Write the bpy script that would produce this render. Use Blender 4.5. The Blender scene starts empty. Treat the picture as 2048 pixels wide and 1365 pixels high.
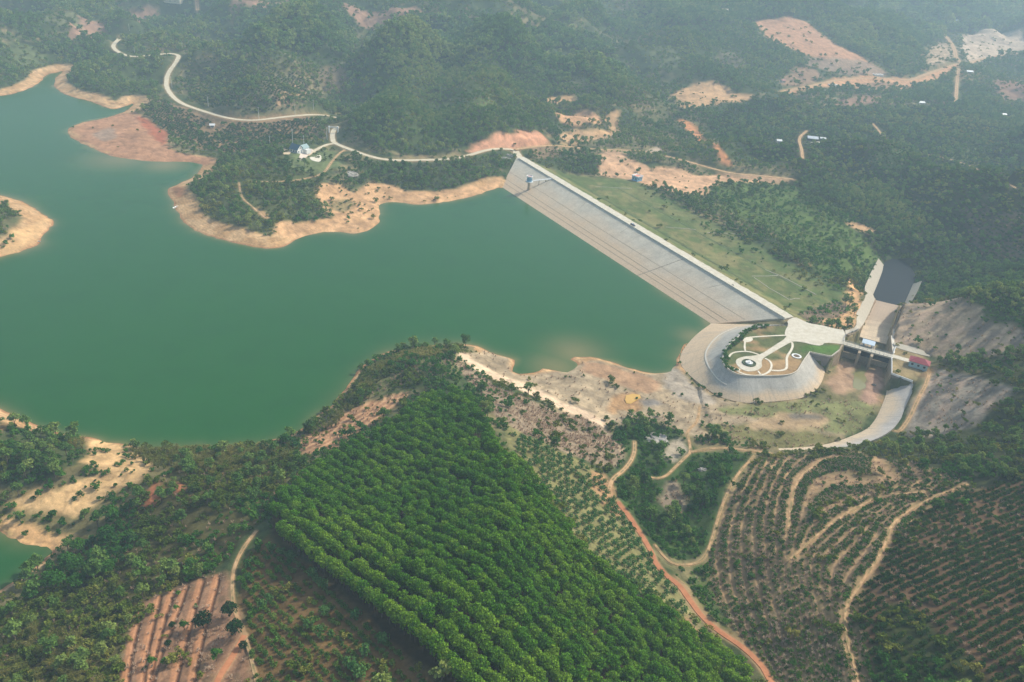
import bpy, bmesh, math, random
import numpy as np
from math import pi, sin, cos, radians, atan2, sqrt

# ------------------------------------------------------------------ camera, sky, sun, exposure
SC = bpy.context.scene
COL = SC.collection
HC, PITCH, ROLL, FPX = 215.0, radians(29.0), radians(5.0), 1593.0
def cam_matrix():
    a = pi / 2 - PITCH
    rx = np.array([[1, 0, 0], [0, cos(a), -sin(a)], [0, sin(a), cos(a)]])
    rz = np.array([[cos(ROLL), -sin(ROLL), 0], [sin(ROLL), cos(ROLL), 0], [0, 0, 1]])
    return rx @ rz
CM = cam_matrix()
from mathutils import Matrix, Vector
cam_d = bpy.data.cameras.new('camera')
cam_d.sensor_width = 36.0
cam_d.lens = 36.0 * FPX / 2048.0
cam_d.clip_start = 1.0
cam_d.clip_end = 20000.0
cam = bpy.data.objects.new('camera', cam_d)
COL.objects.link(cam)
cam.matrix_world = Matrix.Translation((0, 0, HC)) @ Matrix(CM.tolist()).to_4x4()
SC.camera = cam

SUN_AZ, SUN_EL = radians(62.0), radians(44.0)          # azimuth clockwise from +Y
world = bpy.data.worlds.new('World')
SC.world = world
world.use_nodes = True
wn = world.node_tree.nodes
sky = wn.new('ShaderNodeTexSky')
sky.sky_type = 'NISHITA'
sky.sun_disc = False
sky.sun_elevation = SUN_EL
sky.sun_rotation = SUN_AZ
sky.air_density = 1.4
sky.dust_density = 3.0
wn['Background'].inputs['Strength'].default_value = 0.15
world.node_tree.links.new(sky.outputs[0], wn['Background'].inputs['Color'])
sun_d = bpy.data.lights.new('sun', 'SUN')
sun_d.energy = 3.5
sun_d.angle = radians(1.6)
sun_d.color = (1.0, 0.95, 0.87)
sun = bpy.data.objects.new('sun', sun_d)
COL.objects.link(sun)
sv = Vector((sin(SUN_AZ) * cos(SUN_EL), cos(SUN_AZ) * cos(SUN_EL), sin(SUN_EL)))
sun.rotation_euler = sv.to_track_quat('Z', 'Y').to_euler()
sun.location = (0, 0, 400)
vs = SC.view_settings
vs.view_transform = 'Standard'
vs.look = 'None'
vs.exposure = 0.22
vs.gamma = 1.0
SC.cycles.max_bounces = 6
SC.cycles.diffuse_bounces = 3
SC.cycles.volume_bounces = 2
SC.cycles.transparent_max_bounces = 6
SC.cycles.use_denoising = True

# ------------------------------------------------------------------ small helpers
rng = np.random.default_rng(7)
random.seed(7)
SV = lambda u, v: CM @ np.array([(u - 1024.0) / FPX, -(v - 682.5) / FPX, -1.0])
def at(u, v, z):
    """a point of the place: where the sight line of photograph point u,v meets height z"""
    d = SV(u, v)
    t = (z - HC) / d[2]
    return np.array([d[0] * t, d[1] * t, z])
def ats(pts, z=None):
    return np.array([at(p[0], p[1], p[2] if z is None else z) for p in pts])

_tab = rng.random((256, 256)).astype(np.float32)
def vnoise(x, y):
    xi = np.floor(x).astype(np.int64); yi = np.floor(y).astype(np.int64)
    fx = (x - xi).astype(np.float32); fy = (y - yi).astype(np.float32)
    fx = fx * fx * (3 - 2 * fx); fy = fy * fy * (3 - 2 * fy)
    a = _tab[xi & 255, yi & 255]; b = _tab[(xi + 1) & 255, yi & 255]
    c = _tab[xi & 255, (yi + 1) & 255]; d = _tab[(xi + 1) & 255, (yi + 1) & 255]
    return a + (b - a) * fx + (c - a) * fy + (a - b - c + d) * fx * fy
def fbm(x, y, s, o=4, seed=0):
    v = 0.0; amp = 0.5; tot = 0.0
    x = x / s + seed * 17.3; y = y / s + seed * 31.7
    for _ in range(o):
        v = v + amp * vnoise(x, y); tot += amp
        amp *= 0.5; x = x * 2.03 + 5.1; y = y * 2.03 + 9.7
    return v / tot
def sstep(a, b, x):
    t = np.clip((x - a) / (b - a), 0, 1)
    return t * t * (3 - 2 * t)
def inpoly(x, y, P):
    P = np.asarray(P)[:, :2]
    r = np.zeros(x.shape, bool)
    m = (x >= P[:, 0].min()) & (x <= P[:, 0].max()) & (y >= P[:, 1].min()) & (y <= P[:, 1].max())
    xs, ys = x[m], y[m]
    c = np.zeros(xs.shape, bool)
    n = len(P)
    for i in range(n):
        x0, y0 = P[i]; x1, y1 = P[(i + 1) % n]
        if y0 == y1: continue
        k = (y0 > ys) != (y1 > ys)
        c ^= k & (xs < (x1 - x0) * (ys - y0) / (y1 - y0) + x0)
    r[m] = c
    return r
def segdist(x, y, P, closed=False, maxd=None):
    P = np.asarray(P)[:, :2]
    d = np.full(x.shape, 1e9, np.float32)
    if maxd is None:
        m = np.ones(x.shape, bool)
    else:
        m = (x >= P[:, 0].min() - maxd) & (x <= P[:, 0].max() + maxd) & (y >= P[:, 1].min() - maxd) & (y <= P[:, 1].max() + maxd)
    xs, ys = x[m].astype(np.float32), y[m].astype(np.float32)
    dd = np.full(xs.shape, 1e12, np.float32)
    n = len(P)
    for i in range(n if closed else n - 1):
        a = P[i]; b = P[(i + 1) % n]
        ab = b - a; L = max(ab @ ab, 1e-9)
        t = np.clip(((xs - a[0]) * ab[0] + (ys - a[1]) * ab[1]) / L, 0, 1)
        dx = xs - a[0] - t * ab[0]; dy = ys - a[1] - t * ab[1]
        dd = np.minimum(dd, dx * dx + dy * dy)
    d[m] = np.sqrt(dd)
    return d
def chaikin(P, n=2, closed=False):
    P = np.asarray(P, float)
    for _ in range(n):
        Q = []
        m = len(P)
        if not closed: Q.append(P[0])
        for i in range(m if closed else m - 1):
            a, b = P[i], P[(i + 1) % m]
            Q += [a * .75 + b * .25, a * .25 + b * .75]
        if not closed: Q.append(P[-1])
        P = np.array(Q)
    return P
def resample(P, n):
    P = np.asarray(P, float)
    s = np.r_[0, np.cumsum(np.linalg.norm(np.diff(P, axis=0), axis=1))]
    t = np.linspace(0, s[-1], n)
    return np.stack([np.interp(t, s, P[:, k]) for k in range(P.shape[1])], 1)

# ------------------------------------------------------------------ materials
def lin(r, g, b):
    f = lambda c: (c / 255 / 12.92) if c <= 10 else ((c / 255 + .055) / 1.055) ** 2.4
    return (f(r), f(g), f(b))
def new_mat(name):
    m = bpy.data.materials.new(name); m.use_nodes = True
    nt = m.node_tree
    return m, nt, nt.nodes['Principled BSDF']
def N(nt, typ, **kw):
    n = nt.nodes.new(typ)
    for k, v in kw.items():
        if k.startswith('i_'):
            key = k[2:]
            n.inputs[int(key) if key.isdigit() else key.replace('_', ' ')].default_value = v
        else: setattr(n, k, v)
    return n
def mixc(nt, a, b, fac, mode='MIX'):
    n = nt.nodes.new('ShaderNodeMix'); n.data_type = 'RGBA'; n.blend_type = mode
    for s, v in ((0, fac), (6, a), (7, b)):
        if isinstance(v, bpy.types.NodeSocket): nt.links.new(v, n.inputs[s])
        elif isinstance(v, (int, float)): n.inputs[s].default_value = v
        else: n.inputs[s].default_value = (*v, 1)
    return n.outputs[2]
def noise_fac(nt, scale, lo, hi, detail=4, coord=None, rough=.6):
    if coord is None:
        g = nt.nodes.new('ShaderNodeNewGeometry'); coord = g.outputs['Position']
    n = N(nt, 'ShaderNodeTexNoise', i_Scale=scale, i_Detail=detail, i_Roughness=rough)
    nt.links.new(coord, n.inputs['Vector'])
    r = N(nt, 'ShaderNodeMapRange', i_1=lo, i_2=hi)
    nt.links.new(n.outputs[0], r.inputs[0])
    return r.outputs[0]
def flat_mat(name, c, rough=.7, var=.25, scale=.8, metallic=0.0, dirt=None):
    """a painted or raw surface with blotchy wear of its own"""
    m, nt, p = new_mat(name)
    f = noise_fac(nt, scale, .3, .7)
    dk = tuple(x * (1 - var) for x in c)
    out = mixc(nt, dk, c, f)
    if dirt is not None:
        out = mixc(nt, out, dirt, noise_fac(nt, scale * .35, .52, .72))
    nt.links.new(out, p.inputs['Base Color'])
    p.inputs['Roughness'].default_value = rough
    p.inputs['Metallic'].default_value = metallic
    p.inputs['Specular IOR Level'].default_value = .3
    return m

# ------------------------------------------------------------------ object helpers
def link(o, parent=None):
    COL.objects.link(o)
    if parent is not None: o.parent = parent
    return o
def mesh_np(name, V, F, mat=None, parent=None, smooth=False, uv=None):
    """V (n,3); F list of faces, or (m,3)/(m,4) array"""
    me = bpy.data.meshes.new(name)
    V = np.asarray(V, np.float32)
    if isinstance(F, np.ndarray):
        k = F.shape[1]
        me.vertices.add(len(V)); me.vertices.foreach_set('co', V.ravel())
        me.loops.add(F.size); me.loops.foreach_set('vertex_index', F.ravel().astype(np.int32))
        me.polygons.add(len(F)); me.polygons.foreach_set('loop_start', np.arange(0, F.size, k, dtype=np.int32))
        me.update(calc_edges=True)
    else:
        me.from_pydata(V.tolist(), [], F)
    if smooth: me.polygons.foreach_set('use_smooth', np.ones(len(me.polygons), bool))
    if uv is not None:
        l = me.uv_layers.new(name='UVMap')
        vi = np.zeros(len(me.loops), np.int32); me.loops.foreach_get('vertex_index', vi)
        l.data.foreach_set('uv', np.asarray(uv, np.float32)[vi].ravel())
    if mat is not None:
        for m in (mat if isinstance(mat, (list, tuple)) else [mat]): me.materials.append(m)
    me.update()
    return link(bpy.data.objects.new(name, me), parent)
class MB:
    """collects shapes into one mesh"""
    def __init__(s): s.v = []; s.f = []
    def add(s, V, F):
        o = len(s.v); s.v += [tuple(map(float, p)) for p in V]; s.f += [[i + o for i in f] for f in F]; return s
    def box(s, x0, x1, y0, y1, z0, z1):
        V = [(x, y, z) for z in (z0, z1) for y in (y0, y1) for x in (x0, x1)]
        return s.add(V, [(0, 2, 3, 1), (4, 5, 7, 6), (0, 1, 5, 4), (2, 6, 7, 3), (0, 4, 6, 2), (1, 3, 7, 5)])
    def bar(s, a, b, w, h=None):
        a = np.array(a, float); b = np.array(b, float); h = h or w
        d = b - a; d /= np.linalg.norm(d)
        up = np.array([0, 0, 1.]) if abs(d[2]) < .95 else np.array([1., 0, 0])
        r = np.cross(d, up); r /= np.linalg.norm(r); u = np.cross(r, d)
        V = [p + r * i * w / 2 + u * j * h / 2 for p in (a, b) for i, j in ((-1, -1), (1, -1), (1, 1), (-1, 1))]
        return s.add(V, [(3, 2, 1, 0), (4, 5, 6, 7), (0, 1, 5, 4), (1, 2, 6, 5), (2, 3, 7, 6), (3, 0, 4, 7)])
    def lathe(s, prof, n=20, c=(0, 0, 0), cap=True):
        V = []; F = []
        for (r, z) in prof:
            for k in range(n):
                a = 2 * pi * k / n; V.append((c[0] + r * cos(a), c[1] + r * sin(a), c[2] + z))
        for i in range(len(prof) - 1):
            for k in range(n):
                F.append((i * n + k, i * n + (k + 1) % n, (i + 1) * n + (k + 1) % n, (i + 1) * n + k))
        if cap:
            F.append(tuple(range(n))[::-1]); F.append(tuple(range((len(prof) - 1) * n, len(prof) * n)))
        return s.add(V, F)
    def prism(s, poly, z0, z1):
        n = len(poly)
        V = [(p[0], p[1], z0) for p in poly] + [(p[0], p[1], z1) for p in poly]
        return s.add(V, [tuple(range(n))[::-1], tuple(range(n, 2 * n))] + [(i, (i + 1) % n, n + (i + 1) % n, n + i) for i in range(n)])
    def build(s, name, mat, parent=None, bevel=0):
        o = mesh_np(name, s.v, s.f, mat, parent)
        bm = bmesh.new(); bm.from_mesh(o.data)
        bmesh.ops.recalc_face_normals(bm, faces=bm.faces)
        if bevel: bmesh.ops.bevel(bm, geom=bm.edges[:], offset=bevel, segments=1, affect='EDGES', clamp_overlap=True)
        bm.to_mesh(o.data); bm.free()
        return o
def tag(o, label=None, cat=None, group=None, kind=None):
    for k, v in (('label', label), ('category', cat), ('group', group), ('kind', kind)):
        if v: o[k] = v
    return o
def thing(name, label, cat, loc=(0, 0, 0), rz=0.0, group=None):
    o = bpy.data.objects.new(name, None); o.empty_display_size = .5
    o.location = tuple(map(float, loc)); o.rotation_euler = (0, 0, rz)
    link(o); return tag(o, label, cat, group)

# ------------------------------------------------------------------ terrain: a sheet in rings round the camera foot
NT, NR = 1150, 1180
R0, R1 = 85.0, 9000.0
TH0, TH1 = radians(-54), radians(54)
th = np.linspace(TH0, TH1, NT)
DTH = th[1] - th[0]
# ring spacing grows with distance
lr = np.linspace(0, 1, NR)
rr = R0 * np.exp(lr * math.log(2600 / R0))
far = rr[-1] * np.exp(np.linspace(0, 1, 61)[1:] * math.log(R1 / rr[-1]))
rr = np.r_[rr, far]; NR = len(rr)
GX = (np.sin(th)[None, :] * rr[:, None]); GY = (np.cos(th)[None, :] * rr[:, None])
GR = np.repeat(rr[:, None], NT, 1)

# photograph points with the ground height there
CTRL = """0,120,15 60,120,14 120,110,18 0,40,35 100,40,35 200,60,25 200,150,14 170,120,20 250,180,8 300,150,16 330,200,10
228,95,18 260,113,17 350,110,18 335,165,14 366,209,13 445,234,13 513,241,13 564,235,14 616,229,15 682,238,17
667,262,17 669,286,16 742,314,14 838,321,13 934,313,12.5 1030,300,12 1119,291,12 1256,301,12 1374,323,9 1457,347,5 1587,359,0
598,305,17 500,270,6 400,265,5 350,240,8 430,300,2.5 800,290,16 900,270,22 800,220,30 950,230,30 1050,240,22 850,150,42 950,150,43
1050,150,38 1100,180,30 800,80,56 900,60,58 1000,60,62 1150,90,52 1200,130,42 1250,180,28 1150,240,18 1240,240,15 1300,280,11
420,190,17 500,190,22 600,190,20 450,130,28 560,120,34 400,60,35 500,40,45 620,60,56 680,100,26 700,180,14 712,130,14 690,215,14
0,0,35 150,0,35 300,0,38 450,0,45 600,0,52 760,20,55 900,0,65 1024,0,70 1150,20,66 1300,40,62 1250,90,40 1350,120,38 1300,180,26
1400,160,20 1400,240,6 1460,300,0 1350,10,60 1500,20,60 1570,50,52 1650,100,35 1700,60,48 1500,120,24 1450,200,14 1550,190,8
1640,170,8 1750,160,8 1750,100,30 1850,60,40 1900,130,10 1950,90,22 2040,90,28 2040,20,40 1800,10,50 1900,0,45 1900,200,0 2040,180,2
1700,220,-2 1800,260,2 2000,260,6 1625,285,-2 1500,260,-4 1700,330,2 1800,330,8 2000,330,14 1600,400,-8 1500,400,-8 1750,420,-4
1900,420,12 2040,420,22 1700,500,-11 1800,495,-11 1950,540,8 2040,560,20 1990,480,10 1760,380,-6 1650,340,-4 1745,545,-8 1760,505,-10.5 1785,508,-11 1820,512,-11 1845,540,-9 1850,565,-6 1848,590,-4 1730,575,-4
1275,384,-5 1320,400,-6 1400,420,-8 1470,450,-10 1550,500,-12 1640,560,-11 1690,580,-8 1650,610,-4 1700,630,4 1660,645,6
1836,740,12 1870,700,13 1800,690,11 1850,640,15 1940,620,28 2040,670,38 1990,700,30 1960,770,28 2040,780,36 1880,860,15 1830,850,11
1990,850,26 2040,920,38 1800,900,13 1850,740,11 1815,862,9.5 1755,892,9 1560,912,8 1500,850,3.3 1650,840,3.3 1720,780,3.2 1600,860,3.4
1510,918,9 1640,915,13 1800,920,20 1950,960,32 2040,1000,40 1450,1010,12 1580,1010,22 1700,1020,26 1850,1050,36 1420,1110,12
1500,1110,20 1600,1120,28 1750,1130,36 1950,1150,46 2040,1200,52 1440,1200,15 1550,1230,26 1700,1250,38 1850,1280,46 2040,1365,56
1540,1365,26 1700,1365,40 1850,1365,48 1385,900,5 1300,930,6 1370,1000,7 1330,1080,9 1380,1120,10 1250,960,9 1300,870,3 1390,860,3.6
1235,1003,13 1300,1100,16 1358,1172,18 1410,1241,20 1485,1294,22 1533,1350,24 1050,880,24 1130,920,20 1150,1000,24 1200,1080,26 1260,1130,24
960,760,14 1050,820,14 1150,870,12 1230,910,9 1000,800,18 905,705,6 1040,765,5 1160,820,4 1215,855,4 1100,780,2 1200,780,1.6 1300,800,2
1400,825,2.8 900,770,22 830,790,24 780,850,32 870,850,34 950,880,32 700,900,34 620,950,38 560,1000,40 700,1000,44 850,1000,44 980,1000,36
600,1080,42 750,1150,46 900,1120,46 1050,1100,40 1120,1100,35 1200,1200,32 850,1280,46 1000,1250,46 1150,1300,40 1300,1250,30 1400,1330,28
1024,1365,46 1250,1365,36 0,1250,30 100,1250,30 0,1365,34 200,1300,34 380,1200,36 350,1365,38 480,1200,40 500,1090,36 560,1200,42
700,1300,44 600,1365,42 800,1365,44 420,1050,28 350,980,17 300,1100,22 200,1100,10 220,1040,8 420,930,16 520,900,18 300,900,6 260,895,3
480,890,8 200,930,8 100,930,8 50,900,9 20,850,6 150,865,7 80,970,7 150,1010,4 250,990,7 100,1050,2 120,1150,8 60,1220,14 150,1200,18
450,380,13 400,400,8 520,360,14 600,345,14 560,400,9 480,440,7 650,400,5 700,340,10 760,345,8 850,350,7 930,340,9 1000,320,10
0,440,10 50,440,5 -60,450,14 740,740,6 800,720,8 860,715,8 780,770,16 660,850,14 720,810,18 -200,1100,8 -150,1365,30 -300,1250,20
2200,1365,58 2200,1100,50 2200,800,44 2200,500,26 2200,250,10 2200,100,30 -200,150,20 -200,60,40 -300,460,20"""
CTRL = [tuple(map(float, t.split(','))) for t in CTRL.split()]
SHORE = [(-420,330),(-200,215),(0,193),(34,186),(68,173),(84,161),(89,150),(113,145),(134,139),(113,154),(106,173),(140,195),(185,202),(222,221),
(253,212),(274,202),(260,219),(239,229),(205,238),(154,248),(133,262),(151,281),(192,298),(222,313),(291,322),(335,324),(376,323),(411,329),
(404,337),(393,352),(359,368),(334,380),(342,393),(352,414),(354,420),(367,443),(389,461),(428,475),(476,486),(516,495),(550,497),(577,491),
(594,477),(623,467),(672,461),(711,469),(745,457),(758,445),(757,423),(756,411),(761,405),(794,404),(828,409),(838,409),(886,405),(948,392),
(982,380),(1002,372),(1052,402),(1099,432),(1153,466),(1207,501),(1263,537),(1340,590),(1423,647),(1392,669),(1365,700),(1357,722),(1345,743),
(1314,751),(1290,744),(1256,737),(1221,724),(1180,715),(1153,714),(1143,719),(1160,729),(1150,743),(1132,748),(1108,743),(1095,737),(1079,737),
(1081,745),(1050,749),(1026,749),(1020,741),(1031,720),(1002,712),(968,703),(958,693),(910,690),(884,691),(828,694),(770,706),(729,726),(715,750),
(708,762),(688,786),(667,813),(633,835),(602,862),(547,886),(445,896),(340,898),(253,894),(205,884),(181,879),(110,866),(62,853),(21,828),(0,819),
(-90,800),(-300,790),(-700,700)]
ISLE = [(-160,370),(-60,375),(0,392),(40,402),(70,420),(80,428),(100,437),(106,446),(100,455),(78,474),(76,485),(70,492),(40,503),(0,515),(-80,535),(-200,560),(-260,450)]
POND = [(-160,1040),(-60,1030),(0,1060),(34,1079),(62,1091),(103,1095),(113,1103),(86,1125),(51,1151),(17,1172),(0,1182),(-60,1215),(-200,1260)]
def wob(P, amp=.9, n=2):
    P = chaikin(P, n, True)[:, :2]
    P = resample(np.r_[P, P[:1]], max(60, int(len(P) * 1.6)))[:-1]
    k = np.arange(len(P))
    P[:, 0] += (vnoise(k * .8, k * 0 + 3) - .5) * 2 * amp; P[:, 1] += (vnoise(k * .8, k * 0 + 9) - .5) * 2 * amp
    return P
W_MAIN = wob(ats(SHORE, 0.0)[:, :2]); W_ISLE = wob(ats(ISLE, 0.0)[:, :2]); W_POND = wob(ats(POND, 0.0)[:, :2])

ctl = [at(*c) for c in CTRL]
for P, z in ((W_MAIN, .8), (W_ISLE, .8), (W_POND, .8)):
    ctl += [np.array([p[0], p[1], z]) for p in P[::4]]
for u, v in ((100,300),(250,400),(150,600),(400,600),(700,560),(900,500),(600,700),(300,800),(1000,600),(1150,640),(1250,640),(1320,690),(-100,650),(850,640),(450,830),(1080,500),(200,250),(300,345),(20,1120)):
    ctl.append(at(u, v, -4.0))
for (x, y, z) in ((-2600, 2200, 60), (-1200, 3600, 80), (0, 4200, 90), (1500, 4500, 80), (3500, 4500, 60), (3800, 2400, 40), (0, 7000, 90), (-4000, 5000, 90), (5000, 7000, 60), (-1500, 1100, 50), (1400, 700, 50), (900, 300, 60), (-700, 300, 30)):
    ctl.append(np.array([x, y, z]))
ctl = np.array(ctl)
def mq(d): return np.sqrt(d * d + 18.0 ** 2)
_K = mq(np.hypot(ctl[:, None, 0] - ctl[None, :, 0], ctl[:, None, 1] - ctl[None, :, 1]))
_K[np.arange(len(ctl)), np.arange(len(ctl))] += -1.2
_n = len(ctl)
_A = np.zeros((_n + 1, _n + 1)); _A[:_n, :_n] = _K; _A[:_n, _n] = 1; _A[_n, :_n] = 1
_w = np.linalg.solve(_A, np.r_[ctl[:, 2], 0])
def rbf(x, y):
    out = np.zeros(x.shape, np.float32)
    for i in range(_n):
        out += np.float32(_w[i]) * np.sqrt((x - np.float32(ctl[i, 0])) ** 2 + (y - np.float32(ctl[i, 1])) ** 2 + np.float32(324))
    return out + np.float32(_w[_n])
ci = np.unique(np.r_[np.arange(0, NR, 4), NR - 1]); cj = np.unique(np.r_[np.arange(0, NT, 4), NT - 1])
Hc_ = rbf(GX[np.ix_(ci, cj)].astype(np.float32), GY[np.ix_(ci, cj)].astype(np.float32))
_t = np.empty((len(ci), NT), np.float32)
for k in range(len(ci)): _t[k] = np.interp(np.arange(NT), cj, Hc_[k])
H = np.empty((NR, NT), np.float32)
for k in range(NT): H[:, k] = np.interp(np.arange(NR), ci, _t[:, k])
HBASE = H.copy()

# signed distance to water (positive on land)
def sd_water():
    d = np.minimum(segdist(GX, GY, W_MAIN, True), np.minimum(segdist(GX, GY, W_ISLE, True), segdist(GX, GY, W_POND, True)))
    w = (inpoly(GX, GY, W_MAIN) & ~inpoly(GX, GY, W_ISLE)) | inpoly(GX, GY, W_POND)
    return np.where(w, -d, d)
SD = sd_water()
# hill relief of its own: gullies and humps away from the shore
amp = sstep(15, 120, SD) * sstep(250, 800, GR)
for (u, v, z, r) in ((1560, 75, 45, 170), (1640, 100, 35, 170), (1720, 130, 20, 170), (1800, 158, 9, 170), (1915, 125, 12, 170), (1980, 95, 24, 190), (1420, 190, 16, 110), (1640, 165, 9, 150), (230, 100, 18, 60), (330, 110, 11, 60)):
    c = at(u, v, z); amp *= 1 - .85 * np.exp(-((GX - c[0]) ** 2 + (GY - c[1]) ** 2) / r ** 2)
H += amp * ((fbm(GX, GY, 180, 3, 1) - .5) * (45 + 125 * sstep(600, 1150, GR)) + (fbm(GX, GY, 50, 3, 2) - .5) * (9 + 16 * sstep(600, 1150, GR)))
for pts, A, w in (("1000,60,62 960,140,45 940,225,30", 24, 45), ("845,65,56 800,150,40 790,250,22", 22, 40), ("900,70,55 885,150,40 880,230,26", -10, 28), ("712,80,26 705,160,15 690,230,14", -12, 28),
                  ("610,40,54 565,100,36 520,190,22", 18, 45), ("1180,80,54 1240,130,38 1270,190,24", 20, 42), ("1090,110,46 1130,190,30", -10, 28), ("1350,80,44 1400,120,34", 14, 50), ("1320,160,26 1360,220,12", -8, 30),
                  ("1800,330,8 1960,400,14 2050,470,22", 16, 50), ("1650,342,-4 1740,390,-5 1810,455,-8", -7, 22), ("1880,215,0 2050,260,6", 10, 80), ("60,60,32 120,100,20", 14, 60), ("240,60,26 320,60,34", 12, 60), ("1560,30,56 1640,90,36 1740,135,18", 12, 70), ("1960,620,28 2060,640,38", 8, 30)):
    Q = np.array([at(*map(float, t.split(','))) for t in pts.split()])
    H += amp ** .5 * A * np.exp(-(segdist(GX, GY, Q, maxd=w * 3) / w) ** 2)
H += sstep(4, 25, SD) * ((fbm(GX, GY, 12, 3, 3) - .5) * 1.6)
H += sstep(1, 5, SD) * (fbm(GX, GY, 3.0, 2, 4) - .5) * .5
Dd = np.array([0.51038, -0.85995]); Dn = np.array([0.85995, 0.51038]); D0 = at(1037, 316, 12.0)[:2]; DL = 330.0
land = SD > 0
beach = 0.12 + (.30 + .4 * np.exp(-((GX - D0[0] + 12) ** 2 + (GY - D0[1]) ** 2) / 40.0 ** 2)) * np.maximum(SD, 0) + .6 * (fbm(GX, GY, 5, 3, 5) - .5) * sstep(1, 6, SD)
H = np.where(land, np.maximum(np.minimum(H, beach), .1 + .03 * np.minimum(SD, 30)), np.maximum(-5, .12 + .22 * SD))

# the dam profile
ds = (GX - D0[0]) * Dd[0] + (GY - D0[1]) * Dd[1]; dn = (GX - D0[0]) * Dn[0] + (GY - D0[1]) * Dn[1]
CREST_N0, CREST_N1 = -1.4, 6.8
_w0 = at(1003, 374, 0.0)[:2] - D0; FS, FN = float(_w0 @ Dd), float(_w0 @ Dn)
face_s = ds - 1 - (FS + 1) * np.maximum(0, (CREST_N0 - dn) / (CREST_N0 - FN))      # >0 inside the concrete face
prof_d = np.where(dn < 31, 11.3 - np.maximum(dn - CREST_N1, 0) / 2.4, np.where(dn < 35, 1.2, 1.2 - (dn - 35) / 4.2))
GRASS_W = np.minimum(np.minimum(96 + 16 * (fbm(GX, GY, 40, 2, 19) - .5), 12 + 1.5 * ds), 14 + 2.0 * (DL + 10 - ds))
inner = (ds > 2) & (ds < DL + 8) & (dn > CREST_N1 - 1) & (dn < 92)
H = np.where(inner, np.maximum(H, prof_d + (fbm(GX, GY, 6, 3, 6) - .5) * .5), H)
ups = (ds > -6) & (ds < DL + 2) & (dn <= CREST_N1 - 1) & (dn > -60)
H = np.where(ups & (dn > CREST_N0 - 2) & (ds > -1), 11.0, H)
up_z = 12 - (CREST_N0 - dn) / 2.5 - 1.0
H = np.where(ups & (dn <= CREST_N0 - 2) & (face_s > 0), np.minimum(np.maximum(H, up_z), up_z), H)

BUILT = np.zeros(GX.shape, bool)
def stamp_tris(V, F, drop=.7, lower_only=False):
    """let a built surface sit in the ground: ground under it drops just below it"""
    global H
    V = np.asarray(V, float)
    for f in F:
        for k in range(1, len(f) - 1):
            a, b, c = V[f[0]], V[f[k]], V[f[k + 1]]
            x0, x1 = min(a[0], b[0], c[0]), max(a[0], b[0], c[0]); y0, y1 = min(a[1], b[1], c[1]), max(a[1], b[1], c[1])
            det = (b[1] - c[1]) * (a[0] - c[0]) + (c[0] - b[0]) * (a[1] - c[1])
            if abs(det) < 1e-6: continue
            ths = [atan2(p[0], p[1]) for p in (a, b, c)]; rs = [math.hypot(p[0], p[1]) for p in (a, b, c)]
            j0 = max(0, int((min(ths) - TH0) / DTH) - 1); j1 = min(NT, int((max(ths) - TH0) / DTH) + 3)
            i0 = max(0, np.searchsorted(rr, min(rs) - 8) - 1); i1 = min(NR, np.searchsorted(rr, max(rs) + 8) + 1)
            X = GX[i0:i1, j0:j1]; Y = GY[i0:i1, j0:j1]
            w0 = ((b[1] - c[1]) * (X - c[0]) + (c[0] - b[0]) * (Y - c[1])) / det
            w1 = ((c[1] - a[1]) * (X - c[0]) + (a[0] - c[0]) * (Y - c[1])) / det
            w2 = 1 - w0 - w1
            m = (w0 >= -.02) & (w1 >= -.02) & (w2 >= -.02)
            z = w0 * a[2] + w1 * b[2] + w2 * c[2] - drop
            h = H[i0:i1, j0:j1]
            BUILT[i0:i1, j0:j1] |= m
            h[m] = np.minimum(h[m], z[m]) if lower_only else z[m]

def grid_ij(x, y):
    t = (np.arctan2(x, y) - TH0) / DTH
    r = np.hypot(x, y)
    i = np.interp(r, rr, np.arange(NR))
    return i, t
def samp(A, x, y):
    x = np.asarray(x, float); y = np.asarray(y, float)
    i, j = grid_ij(x, y)
    i0 = np.clip(np.floor(i).astype(int), 0, NR - 2); j0 = np.clip(np.floor(j).astype(int), 0, NT - 2)
    fi = np.clip(i - i0, 0, 1); fj = np.clip(j - j0, 0, 1)
    return A[i0, j0] * (1 - fi) * (1 - fj) + A[i0 + 1, j0] * fi * (1 - fj) + A[i0, j0 + 1] * (1 - fi) * fj + A[i0 + 1, j0 + 1] * fi * fj
def hz(x, y): return samp(H, x, y)
def march(u, v):
    """first meeting of a sight line with the ground"""
    d = SV(u, v)
    hd = math.hypot(d[0], d[1]); sl = -d[2] / hd
    t = (atan2(d[0], d[1]) - TH0) / DTH
    j = int(np.clip(math.floor(t), 0, NT - 2)); f = min(max(t - j, 0), 1)
    hh = np.maximum(H[:, j] * (1 - f) + H[:, j + 1] * f, 0)
    g = HC - sl * rr - hh
    k = np.argmax(g <= 0)
    if g[k] > 0: k = NR - 1
    k = max(k, 1)
    q = g[k - 1] / (g[k - 1] - g[k]) if g[k - 1] != g[k] else 0
    r = rr[k - 1] + q * (rr[k] - rr[k - 1])
    x, y = r * d[0] / hd, r * d[1] / hd
    return np.array([x, y, float(hz(x, y))])
def px2w(pts, smooth=0, closed=False):
    P = np.array([march(*p[:2]) for p in pts])
    return chaikin(P, smooth, closed) if smooth else P
def pp(s):
    return [tuple(map(float, t.split(','))) for t in s.split()]
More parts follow.
